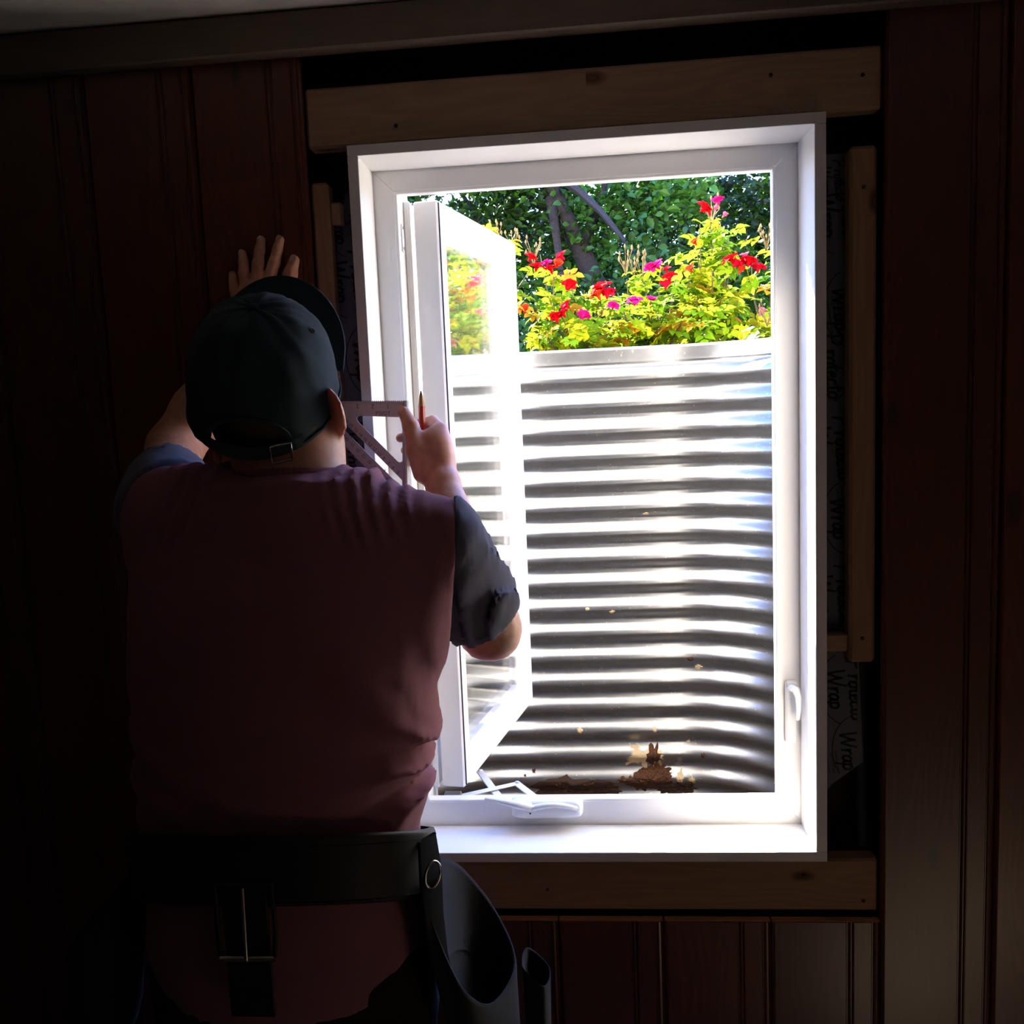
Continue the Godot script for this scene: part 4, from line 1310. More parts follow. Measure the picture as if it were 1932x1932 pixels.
func hand_right(f: Field) -> void:
	var idx := [Vector3(-0.243, 1.578, 0.046), Vector3(-0.259, 1.592, 0.012), Vector3(-0.284, 1.588, -0.002), Vector3(-0.303, 1.582, 0.0045)]
	var mid := [Vector3(-0.244, 1.560, 0.040), Vector3(-0.262, 1.568, 0.000), Vector3(-0.292, 1.567, -0.008), Vector3(-0.3165, 1.567, 0.0055)]
	var rin := [Vector3(-0.245, 1.541, 0.037), Vector3(-0.264, 1.546, -0.003), Vector3(-0.291, 1.545, -0.009), Vector3(-0.310, 1.546, 0.0045)]
	var pin := [Vector3(-0.247, 1.523, 0.040), Vector3(-0.263, 1.526, 0.006), Vector3(-0.284, 1.524, -0.002), Vector3(-0.300, 1.525, 0.0045)]
	var thu := [Vector3(-0.268, 1.513, 0.078), Vector3(-0.281, 1.549, 0.074), Vector3(-0.289, 1.586, 0.060), Vector3(-0.301, 1.609, 0.0465)]
	for c in [idx, mid, rin, pin]:
		f.cone(WRIST_R + (c[0] - WRIST_R) * 0.2, c[0], 0.019, 0.0130, 0.014)
	f.ell(Vector3(-0.258, 1.536, 0.062), Basis(Vector3(0.033, 0, 0.004), Vector3(0, 0.046, 0), Vector3(-0.004, -0.008, 0.026)), 0.016)
	f.chain(idx, [0.0120, 0.0102, 0.0090, 0.0080], 0.0035)
	f.chain(mid, [0.0118, 0.0102, 0.0090, 0.0080], 0.0035)
	f.chain(rin, [0.0112, 0.0098, 0.0086, 0.0076], 0.0035)
	f.chain(pin, [0.0104, 0.0088, 0.0078, 0.0068], 0.0035)
	f.chain(thu, [0.0195, 0.0150, 0.0126, 0.0104], 0.008)
	f.cone(WRIST_R, WRIST_R + (ELBOW_R - WRIST_R) * 0.16, 0.0285, 0.0305, 0.014)

func head_field(f: Field, hb: Basis) -> void:
	var h := func(x: float, y: float, z: float) -> Vector3: return HEAD + hb * Vector3(x, y, z)
	var e := func(x: float, y: float, z: float) -> Basis: return hb * Basis.from_scale(Vector3(x, y, z))
	f.ell(h.call(0, 0.030, 0.008), e.call(0.074, 0.084, 0.086), 0.02)
	f.ell(h.call(0, -0.014, 0.030), e.call(0.064, 0.050, 0.056), 0.02)
	f.ell(h.call(0, -0.028, -0.036), e.call(0.064, 0.086, 0.058), 0.03)
	for s in [-1.0, 1.0]:
		f.cone(h.call(0.054 * s, -0.045, 0.002), h.call(0.018 * s, -0.100, -0.068), 0.024, 0.020, 0.025)
		f.cone(h.call(0.046 * s, -0.012, -0.062), h.call(0.06 * s, -0.015, -0.02), 0.014, 0.016, 0.02)
		f.cone(h.call(0.012 * s, 0.026, -0.090), h.call(0.044 * s, 0.024, -0.074), 0.010, 0.010, 0.012)
		f.cone(h.call(0.010 * s, -0.030, -0.098), h.call(0.004 * s, -0.028, -0.100), 0.008, 0.008, 0.006)
	f.cone(h.call(0, -0.102, -0.072), h.call(0, -0.106, -0.064), 0.019, 0.022, 0.016)
	f.cone(h.call(0, 0.020, -0.092), h.call(0, -0.026, -0.112), 0.008, 0.0115, 0.008)
	f.cone(h.call(-0.018, -0.058, -0.088), h.call(0.018, -0.058, -0.088), 0.0075, 0.0075, 0.006)
	f.cone(h.call(-0.016, -0.071, -0.087), h.call(0.016, -0.071, -0.087), 0.0085, 0.0085, 0.006)
	for s in [-1.0, 1.0]:
		f._add(3, h.call(0.031 * s, 0.004, -0.100), hb * Vector3(0.004 * s, 0, 0.002), 0.013, 0.013, 0.008)
	# ears: a dish on a short stalk
	for s in [-1.0, 1.0]:
		f.ell(h.call(0.0895 * s, 0.000, 0.022), hb * (Basis.from_euler(Vector3(0.18, 0.85 * s, 0.14 * s)) * Basis.from_scale(Vector3(0.0075, 0.036, 0.0235))), 0.006)
		f.ell(h.call(0.081 * s, -0.026, 0.012), hb * Basis.from_scale(Vector3(0.008, 0.012, 0.010)), 0.008)
		f._add(3, h.call(0.099 * s, 0.002, 0.006), hb * Vector3(0, 0.016, 0.002), 0.008, 0.007, 0.006)
	# neck down into the shoulders
	f.cone(h.call(0, -0.02, 0.005), Vector3(-0.407, 1.535, 0.366), 0.062, 0.067, 0.03)
	f.cone(Vector3(-0.407, 1.55, 0.366), Vector3(-0.408, 1.49, 0.380), 0.067, 0.078, 0.03)

func build_person() -> void:
	shirt_noise = noise(1.0, 17, 3)
	var man := base("person", Vector3.ZERO)
	tag(man, "man in cap, rose shirt and tool belt seen from behind, marking the window liner", "person")
	var hb := Basis.from_euler(Vector3(0.42, -0.14, -0.04))
	# ---- skin: one mesh; head and hands are meshed finer
	var skin := Faces.new()
	var b := Field.new()
	var inner := []
	for s in SLICES: inner.append([s[0], s[1], s[2], s[3] - 0.014, s[4] - 0.014])
	b.loft(inner, 0.03)
	b.cone(Vector3(-0.407, 1.555, 0.366), Vector3(-0.41, 1.44, 0.380), 0.062, 0.080, 0.03)
	for a in [[SHOULDER_L, ELBOW_L, WRIST_L, 1.0], [SHOULDER_R, ELBOW_R, WRIST_R, 1.06]]:
		var g: float = a[3]
		b.cone(Vector3(-0.41, 1.46, 0.385), a[0], 0.054, 0.044, 0.04)
		b.cone(a[0], a[0].lerp(a[1], 0.45), 0.046 * g, 0.046 * g, 0.03)
		b.cone(a[0].lerp(a[1], 0.45), a[1], 0.046 * g, 0.041 * g, 0.02)
		b.cone(a[1], a[1].lerp(a[2], 0.32), 0.040 * g, 0.044 * g, 0.02)
		b.cone(a[1].lerp(a[2], 0.32), a[2], 0.044 * g, 0.0270 * g, 0.02)
	for s in [-1.0, 1.0]:
		var hip := Vector3(-0.437 + 0.092 * s, 0.86, 0.405)
		b.cone(hip, Vector3(-0.437 + 0.125 * s, 0.48, 0.40), 0.088, 0.056, 0.05)
		b.cone(Vector3(-0.437 + 0.125 * s, 0.48, 0.40), Vector3(-0.437 + 0.14 * s, 0.10, 0.45), 0.054, 0.036, 0.02)
		b.cone(Vector3(-0.437 + 0.14 * s, 0.05, 0.45), Vector3(-0.437 + 0.155 * s, 0.04, 0.32), 0.030, 0.026, 0.02)
	b.build(Vector3(-0.76, 0.005, 0.03), Vector3(-0.06, 1.86, 0.62), 0.0125, skin)
	var hf := Field.new()
	head_field(hf, hb)
	hf.build(Vector3(-0.57, 1.47, 0.18), Vector3(-0.28, 1.80, 0.52), 0.0045, skin)
	var hl := Field.new()
	hand_left(hl)
	hl.build(Vector3(-0.63, 1.69, -0.01), Vector3(-0.45, 1.93, 0.11), 0.0032, skin)
	var hr := Field.new()
	hand_right(hr)
	hr.build(Vector3(-0.345, 1.43, -0.04), Vector3(-0.19, 1.64, 0.15), 0.0032, skin)
	obj("body", skin.mesh(), M.skin, man)
	# thumbnails and fingernails that show
	for nl in [[Vector3(-0.3025, 1.6135, 0.0550), Vector3(-0.5, 0.85, 0.15), Vector3(0.25, 0.25, 0.9), 0.0065], [Vector3(-0.4995, 1.902, 0.0142), Vector3(0.2, 0.95, -0.25), Vector3(0, 0.25, 0.96), 0.0052], [Vector3(-0.5312, 1.903, 0.0142), Vector3(0.05, 0.95, -0.25), Vector3(0, 0.25, 0.96), 0.0052], [Vector3(-0.5645, 1.883, 0.0139), Vector3(-0.1, 0.95, -0.25), Vector3(0, 0.25, 0.96), 0.005], [Vector3(-0.4765, 1.868, 0.0180), Vector3(0.3, 0.93, -0.2), Vector3(0, 0.2, 0.97), 0.006]]:
		var nf := Faces.new()
		var y: Vector3 = nl[1].normalized()
		var z: Vector3 = (nl[2] - y * nl[2].dot(y)).normalized()
		nf.tube([nl[0] - z * 0.0012, nl[0], nl[0] + z * 0.0004], [nl[3] * 0.95, nl[3], nl[3] * 0.8], 14, 1.25, y)
		obj("fingernail", nf.mesh(), M.nail, man)
	# eyes and hair
	for s in [-1.0, 1.0]:
		var sp := SphereMesh.new()
		sp.radius = 0.0125; sp.height = 0.025; sp.radial_segments = 20; sp.rings = 10
		var ey := obj("eye", sp, M.eye, man)
		ey.position = HEAD + hb * Vector3(0.031 * s, 0.004, -0.078)
		var ir := SphereMesh.new()
		ir.radius = 0.006; ir.height = 0.006; ir.radial_segments = 16; ir.rings = 6
		var io := obj("iris", ir, M.iris, ey)
		io.position = hb * Vector3(0, 0, -0.0105)
	var hair := Field.new()
	hair.ell(HEAD + hb * Vector3(0, 0.029, 0.009), hb * Basis.from_scale(Vector3(0.0830, 0.0865, 0.0935)), 0.01)
	hair.ell(HEAD + hb * Vector3(0, -0.014, 0.032), hb * Basis.from_scale(Vector3(0.0760, 0.056, 0.066)), 0.02)
	hair.cuts = [Plane(hb * Vector3(0, -0.86, -0.5).normalized(), (HEAD + hb * Vector3(0, -0.058, 0.06)).dot(hb * Vector3(0, -0.86, -0.5).normalized()))]
	hair.crease = func(p: Vector3) -> float: return 0.0012 * shirt_noise.get_noise_3d(p.x * 300.0, p.y * 60.0, p.z * 300.0)
	var hm := Faces.new()
	hair.build(HEAD - Vector3.ONE * 0.13, HEAD + Vector3.ONE * 0.15, 0.006, hm)
	obj("hair", hm.mesh(), M.hair, man)
	# ---- shirt
	var sh := Field.new()
	sh.grow = 0.004
	sh.loft(SLICES, 0.03)
	sh.cone(Vector3(-0.430, 1.488, 0.385), SHOULDER_L, 0.058, 0.064, 0.05)
	sh.cone(Vector3(-0.390, 1.488, 0.385), SHOULDER_R, 0.058, 0.058, 0.05)
	sh.carve_cone(Vector3(-0.407, 1.615, 0.370), Vector3(-0.408, 1.75, 0.36), 0.070, 0.10, 0.006)
	var dl := (ELBOW_L - SHOULDER_L).normalized()
	var dr := (ELBOW_R - SHOULDER_R).normalized()
	var seam_l := SHOULDER_L + dl * 0.012
	var seam_r := SHOULDER_R + Vector3(0.026, 0, 0)
	var nl := Vector3(-0.78, 0.18, -0.6).normalized()
	var nr := Vector3(0.985, -0.10, -0.14).normalized()
	sh.cuts = [Plane(nl, seam_l.dot(nl)), Plane(nr, seam_r.dot(nr)), Plane(Vector3(0.05, -1, -0.28).normalized(), Vector3(-0.43, 0.868, 0.45).dot(Vector3(0.05, -1, -0.28).normalized()))]
	sh.crease = shirt_crease
	var sm := Faces.new()
	sh.build(Vector3(-0.70, 0.82, 0.22), Vector3(-0.17, 1.60, 0.58), 0.0058, sm)
	var shirt := obj("shirt", sm.mesh(), M.shirt, man)
	shirt.set_meta("label", "heathered rose t-shirt body")
	# collar rib and shoulder seam
	var cf := Faces.new()
	var cp := []
	for i in 29:
		var a := TAU * i / 28.0
		cp.append(Vector3(-0.407 + cos(a) * 0.0715, 1.541 - 0.006 * cos(a) * cos(a), 0.370 + sin(a) * 0.0705))
	cf.tube(cp, 0.0065, 8, 1.6)
	obj("collar", cf.mesh(), M.shirt, shirt)
	for a in [[SHOULDER_L, ELBOW_L, 0.40, nl, seam_l, 0.068, 0.062, Vector3(-0.76, 1.38, 0.10), Vector3(-0.50, 1.66, 0.46)], [SHOULDER_R, ELBOW_R, 0.80, nr, seam_r, 0.0640, 0.0600, Vector3(-0.31, 1.20, 0.14), Vector3(-0.08, 1.54, 0.48)]]:
		var sl := Field.new()
		var end: Vector3 = a[0].lerp(a[1], a[2])
		sl.cone(a[0], end + (a[1] - a[0]) * 0.2, a[5], a[6], 0.02)
		var dn: Vector3 = (a[1] - a[0]).normalized()
		sl.cuts = [Plane(-a[3], -(a[4] - a[3] * 0.004).dot(a[3])), Plane(dn, end.dot(dn))]
		sl.crease = sleeve_crease
		var slm := Faces.new()
		sl.build(a[7], a[8], 0.0055, slm)
		var so := obj("sleeve", slm.mesh(), M.sleeve, man)
		so.set_meta("label", "grey blue short sleeve")
		var hemf := Faces.new()
		var hp := []
		var u := dn.cross(Vector3.UP).normalized()
		var v := u.cross(dn)
		for i in 25:
			var an := TAU * i / 24.0
			var r: float = a[6] + 0.0004 + 0.003 * sin(an * 5.0)
			hp.append(end - dn * 0.016 + (u * cos(an) + v * sin(an)) * r)
		hemf.tube(hp, 0.0014, 5)
		obj("hem_stitch", hemf.mesh(), M.stitch, so)
	# ---- trousers and boots
	var tr := Field.new()
	var low := []
	for s in SLICES.slice(0, 3): low.append([s[0], s[1], s[2], s[3] - 0.006, s[4] - 0.006])
	tr.loft(low, 0.05)
	for s in [-1.0, 1.0]:
		tr.cone(Vector3(-0.437 + 0.090 * s, 0.86, 0.405), Vector3(-0.437 + 0.125 * s, 0.48, 0.40), 0.102, 0.078, 0.04)
		tr.cone(Vector3(-0.437 + 0.125 * s, 0.48, 0.40), Vector3(-0.437 + 0.14 * s, 0.13, 0.45), 0.078, 0.066, 0.03)
	tr.cuts = [Plane(Vector3.DOWN, -0.085), Plane(Vector3.UP, 1.04)]
	tr.crease = func(p: Vector3) -> float: return 0.006 * shirt_noise.get_noise_3d(p.x * 9.0, p.y * 14.0, p.z * 9.0)
	var tm := Faces.new()
	tr.build(Vector3(-0.72, 0.06, 0.22), Vector3(-0.15, 1.06, 0.60), 0.0125, tm)
	obj("trousers", tm.mesh(), M.trousers, man)
	for s in [-1.0, 1.0]:
		var bt := Field.new()
		var an := Vector3(-0.437 + 0.14 * s, 0.10, 0.455)
		var toe := Vector3(-0.437 + 0.16 * s, 0.052, 0.25)
		bt.cone(an + Vector3(0, 0.08, 0), an, 0.054, 0.052, 0.02)
		bt.cone(an + Vector3(0, -0.045, 0.02), toe, 0.046, 0.042, 0.03)
		bt.cone(an, toe + Vector3(0, 0.01, 0.03), 0.05, 0.036, 0.03)
		bt.cuts = [Plane(Vector3.DOWN, -0.022)]
		var bm := Faces.new()
		bt.build(Vector3(an.x - 0.09, 0.0, 0.18), Vector3(an.x + 0.10, 0.25, 0.56), 0.008, bm)
		var bo := obj("boot", bm.mesh(), M.boot, man)
		var so := Faces.new()
		var poly := PackedVector2Array()
		for i in 24:
			var t := TAU * i / 24.0
			poly.append(Vector2(lerpf(an.x, toe.x, 0.5 - 0.5 * sin(t)) + cos(t) * (0.047 + 0.004 * sin(t)), 0.345 + sin(t) * 0.158))
		so.prism(poly, Vector3.ZERO, Vector3.RIGHT, Vector3(0, 0, 1), Vector3(0, 0.024, 0))
		obj("sole", so.mesh(), M.sole, bo)
	build_cap(man)

func build_cap(man: Node3D) -> void:
	var c := Node3D.new()
	c.name = "cap"
	man.add_child(c)
	c.position = Vector3(-0.430, 1.678, 0.392)
	c.basis = Basis.from_euler(Vector3(0.57, 0.0, -0.11)) * Basis.from_scale(Vector3.ONE * 1.0)
	c.set_meta("label", "dark blue-green baseball cap")
	var nz := noise(1.0, 71, 3)
	var crown := func(th: float, v: float, off: float) -> Vector3:
		var r := pow(cos(v * PI * 0.5), 0.72)
		var seam := 0.0012 * pow(absf(cos(th * 3.0)), 24.0)
		var lump := 0.0035 * nz.get_noise_3d(sin(th) * 2.2, cos(th) * 2.2, v * 2.5)
		var k := off + seam + lump
		var rim := -0.042 + 0.023 * cos(th)
		return Vector3(sin(th) * (0.0985 * r + k * r), lerpf(rim, 0.085 + k, sin(v * PI * 0.5)), -cos(th) * (0.112 * r + k * r))
	var open := func(th: float) -> float:
		var d := absf(wrapf(th - PI, -PI, PI)) / 0.60
		return 0.24 * sqrt(maxf(0.0, 1.0 - d * d)) if d < 1.0 else 0.0
	var f := Faces.new()
	for side in [0.0, -0.003]:
		var rows := []
		for j in 19:
			var row := []
			for i in 73:
				var th := TAU * i / 72.0
				var v0: float = open.call(th)
				row.append(crown.call(th, lerpf(v0, 1.0, j / 18.0), side))
			rows.append(row)
		f.grid(rows, false, side < 0.0)
	obj("crown", f.mesh(), M.cap, c)
	# binding round the edge and the strap across the opening
	var bind := []
	for i in 73: bind.append(crown.call(TAU * i / 72.0, open.call(TAU * i / 72.0), 0.0))
	var bf := Faces.new()
	bf.tube(bind, 0.0022, 6, 2.0)
	obj("edge_binding", bf.mesh(), M.cap, c)
	var sf := Faces.new()
	var rows2 := []
	for y in [-0.067, -0.064, -0.050, -0.047]:
		var row := []
		for i in 21:
			var th := PI - 0.72 + 1.44 * i / 20.0
			var o := 0.003 if y > -0.066 and y < -0.048 else 0.0015
			row.append(Vector3(sin(th) * (0.0985 + o), y + 0.023 * (cos(th) + 1.0), -cos(th) * (0.112 + o)))
		rows2.append(row)
	sf.grid(rows2)
	obj("strap", sf.mesh(), M.cap, c)
	var th := PI - 0.42
	var nrm := Vector3(sin(th), 0, -cos(th)).normalized()
	var tang := Vector3(cos(th), 0, sin(th))
	var bk := Faces.new()
	var ctr := Vector3(sin(th) * 0.1025, -0.0575, -cos(th) * 0.116)
	var bp := []
	for q in [[-0.013, -0.013], [0.013, -0.013], [0.013, 0.013], [-0.013, 0.013], [-0.013, -0.013], [0.0, -0.013]]: bp.append(ctr + tang * q[0] + Vector3.UP * q[1] + nrm * 0.002)
	bk.tube(bp, 0.0018, 6)
	obj("buckle", bk.mesh(), M.chrome, c)
	# button and eyelets
	var bt := Faces.new()
	bt.tube([Vector3(0, 0.083, 0), Vector3(0, 0.088, 0), Vector3(0, 0.090, 0)], [0.008, 0.0075, 0.004], 14)
	obj("top_button", bt.mesh(), M.cap, c)
	for i in 6:
		var t := TAU * (i + 0.5) / 6.0
		var p: Vector3 = crown.call(t, 0.56, 0.0)
		var q: Vector3 = crown.call(t, 0.56, 0.01)
		var d: Vector3 = (q - p).normalized()
		var up := Vector3.UP.cross(d).normalized()
		var ring := []
		for k in 13: ring.append(p + (up * cos(TAU * k / 12.0) + up.cross(d) * sin(TAU * k / 12.0)) * 0.0035)
		var ef := Faces.new()
		ef.tube(ring, 0.0009, 5)
		obj("eyelet", ef.mesh(), M.cap, c)
	# brim
	var brim := func(s: float, t: float, dy: float) -> Vector3:
		var a := s * 1.12
		var o := Vector3(sin(a) * 0.0965, -0.038 + 0.023 * cos(a), -cos(a) * 0.110)
		var l := 0.078 * pow(maxf(0.0, 1.0 - s * s), 0.42)
		var droop := 0.036 * s * s * t * l / 0.078
		return o + Vector3(sin(a) * 0.012 * t, l * t * 0.76 - droop + dy, -l * t * 0.76 - droop)
	var br := Faces.new()
	var outline := []
	for dy in [0.0014, -0.0014]:
		var rows := []
		for j in 9:
			var row := []
			for i in 41: row.append(brim.call(-1.0 + i / 20.0, j / 8.0, dy))
			rows.append(row)
		br.grid(rows, false, dy < 0.0)
	for i in 41: outline.append(brim.call(-1.0 + i / 20.0, 1.0, 0.0))
	br.tube(outline, 0.0022, 6)
	var bo := obj("brim", br.mesh(), M.cap, c)
	for j in 6:
		var st := Faces.new()
		for sd in [0.0019, -0.0019]:
			var line := []
			for i in 33: line.append(brim.call(-0.9 + i * 1.8 / 32.0, 0.25 + 0.125 * j, sd))
			st.tube(line, 0.0006, 4)
		obj("stitch_row", st.mesh(), M.cap, bo)
	# pale worn thread along the front panel
	var wf := Faces.new()
	var wl := []
	for i in 15: wl.append(crown.call(-0.25 + i * 0.055, 0.52 - 0.012 * i * 0.2, 0.0012))
	wf.tube(wl, 0.0017, 5)
	obj("worn_edge", wf.mesh(), M.cap_thread, c)

# ------------------------------------------------------------------ tool belt, square, pencil

func smooth_ring(pts: Array, per: int) -> Array:
	var out := []
	var n := pts.size()
	for i in n:
		for k in per:
			var t := float(k) / per
			out.append(pts[i].cubic_interpolate(pts[(i + 1) % n], pts[(i - 1 + n) % n], pts[(i + 2) % n], t))
	out.append(out[0])
	return out

func pouch(mouth: Array, drop: Vector3, shrink: float, th: float) -> ArrayMesh:
	var ring := smooth_ring(mouth, 6)
	var c := Vector3.ZERO
	for p in ring: c += p
	c /= ring.size()
	var f := Faces.new()
	var rows := []
	for s in [[-1, 0.0], [-1, 0.35], [0, 0.02]]: pass
	# inside, lip, outside, bottom
	for k in [0.55, 0.25, 0.02]:
		var row := []
		for p in ring: row.append(c.lerp(p, (1.0 - th) * (1.0 - shrink * k)) + drop * k)
		rows.append(row)
	for k in [0.0, 0.03, 0.15, 0.35, 0.6, 0.85, 0.96, 1.0]:
		var row := []
		var e := 1.0 if k < 0.9 else (0.85 if k < 0.99 else 0.55)
		for p in ring: row.append(c.lerp(p, (1.0 + (0.012 if k == 0.03 else 0.0)) * (1.0 - shrink * k) * e) + drop * k)
		rows.append(row)
	var last := []
	for p in ring: last.append(c + drop)
	rows.append(last)
	f.grid(rows)
	return f.mesh()

func build_belt() -> void:
	var b := base("tool_belt")
	tag(b, "black tool belt with pouches worn around the man's waist", "tool belt")
	var top := func(z: float) -> float: return 1.052 + 0.40 * (z - 0.40)
	var f := Faces.new()
	var rows := []
	for k in [[0.0, 0.006], [0.0, 0.0125], [0.006, 0.0145], [0.045, 0.0150], [0.086, 0.0145], [0.092, 0.0125], [0.092, 0.006]]:
		var row := []
		for i in 73:
			var a := TAU * i / 72.0
			var p := waist_point(1.04, a, k[1])
			p.y = top.call(p.z) - k[0]
			var q := waist_point(p.y, a, k[1] + 0.006)
			q.y = p.y
			row.append(q)
		rows.append(row)
	f.grid(rows)
	obj("strap", f.mesh(), M.belt, b)
	# stitched lines and keeper
	for dy in [0.010, 0.082]:
		var line := []
		for i in 73:
			var a := TAU * i / 72.0
			var p := waist_point(1.04, a, 0.0)
			var y: float = top.call(p.z) - dy
			line.append(waist_point(y, a, 0.0205))
		var lf := Faces.new()
		lf.tube(line, 0.0008, 4)
		obj("stitch_line", lf.mesh(), M.nylon, b)
	# buckle hanging at the back: frame, roller and tongue
	var bk := Node3D.new()
	bk.name = "back_buckle"
	b.add_child(bk)
	bk.position = Vector3(-0.446, 1.008, 0.562)
	var fr := Faces.new()
	fr.tube([Vector3(-0.034, -0.048, 0.004), Vector3(-0.036, -0.02, 0), Vector3(-0.036, 0.045, 0), Vector3(0.036, 0.045, 0), Vector3(0.036, -0.02, 0), Vector3(0.034, -0.048, 0.004)], 0.0035, 8)
	obj("buckle_frame", fr.mesh(), M.belt, bk)
	var ro := Faces.new()
	ro.tube([Vector3(-0.034, -0.050, 0.005), Vector3(0.034, -0.050, 0.005)], 0.0042, 12)
	obj("roller", ro.mesh(), M.chrome, bk)
	var to := Faces.new()
	to.tube([Vector3(0, 0.040, 0.003), Vector3(0, 0.0, 0.006), Vector3(0, -0.050, 0.010)], 0.0026, 8)
	obj("tongue", to.mesh(), M.chrome, bk)
	obj("strap_end", span(Vector3(-0.028, -0.13, -0.004), Vector3(0.028, 0.03, 0.001), 0.001), M.belt, bk)
	# D ring on its tab at the right hip, with a hanging strap
	var hs := Faces.new()
	var hr := []
	for p in [[Vector3(-0.2355, 1.062, 0.452), 0.016], [Vector3(-0.2300, 1.02, 0.470), 0.020], [Vector3(-0.2270, 0.97, 0.482), 0.017], [Vector3(-0.2215, 0.916, 0.486), 0.014], [Vector3(-0.214, 0.86, 0.480), 0.013], [Vector3(-0.205, 0.80, 0.465), 0.012]]:
		var row := []
		for q in [[-1.0, 0.0], [-0.9, 0.003], [0.9, 0.003], [1.0, 0.0], [0.9, -0.002], [-0.9, -0.002], [-1.0, 0.0]]:
			row.append(p[0] + Vector3(0.62, 0.1, -0.78).normalized() * q[0] * p[1] + Vector3(0.78, 0, 0.62) * q[1])
		hr.append(row)
	hs.grid(hr)
	obj("hanging_strap", hs.mesh(), M.nylon, b)
	var ring := []
	for i in 25:
		var a := TAU * i / 24.0
		ring.append(Vector3(-0.2260, 1.022, 0.476) + Vector3(0.72, 0, -0.69) * cos(a) * 0.012 + Vector3(0.1, 0.97, 0.1) * sin(a) * 0.019)
	var rf := Faces.new()
	rf.tube(ring, 0.0022, 8)
	obj("d_ring", rf.mesh(), M.chrome, b)
	# pouches
	var m := [Vector3(-0.236, 0.995, 0.478), Vector3(-0.216, 0.925, 0.488), Vector3(-0.190, 0.855, 0.470), Vector3(-0.160, 0.812, 0.420), Vector3(-0.134, 0.825, 0.340), Vector3(-0.165, 0.885, 0.300), Vector3(-0.212, 0.965, 0.325), Vector3(-0.236, 1.005, 0.40)]
	obj("pouch", pouch(m, Vector3(0.02, -0.22, -0.01), 0.25, 0.05), M.nylon, b)
	obj("pouch", pouch([Vector3(-0.128, 0.795, 0.300), Vector3(-0.098, 0.765, 0.300), Vector3(-0.090, 0.768, 0.255), Vector3(-0.122, 0.800, 0.255)], Vector3(0.0, -0.12, 0.0), 0.12, 0.06), M.nylon, b)
	var ml := [Vector3(-0.652, 1.000, 0.480), Vector3(-0.690, 0.960, 0.500), Vector3(-0.745, 0.890, 0.450), Vector3(-0.752, 0.880, 0.370), Vector3(-0.700, 0.950, 0.330), Vector3(-0.652, 1.005, 0.36)]
	obj("pouch", pouch(ml, Vector3(-0.02, -0.24, 0.0), 0.22, 0.05), M.nylon, b)

func print_text(s: String, size: float, mat_: Material, parent: Node, at: Vector3, turn: float) -> void:
	var t := TextMesh.new()
	var fnt := SystemFont.new()
	fnt.font_names = PackedStringArray(["Droid Sans"])
	t.font = fnt
	t.text = s
	t.font_size = 24
	t.pixel_size = size / 24.0
	t.depth = 0.0003
	t.curve_step = 4.0
	var o := obj("printed_figure", t, mat_, parent)
	o.position = at
	o.rotation.z = turn

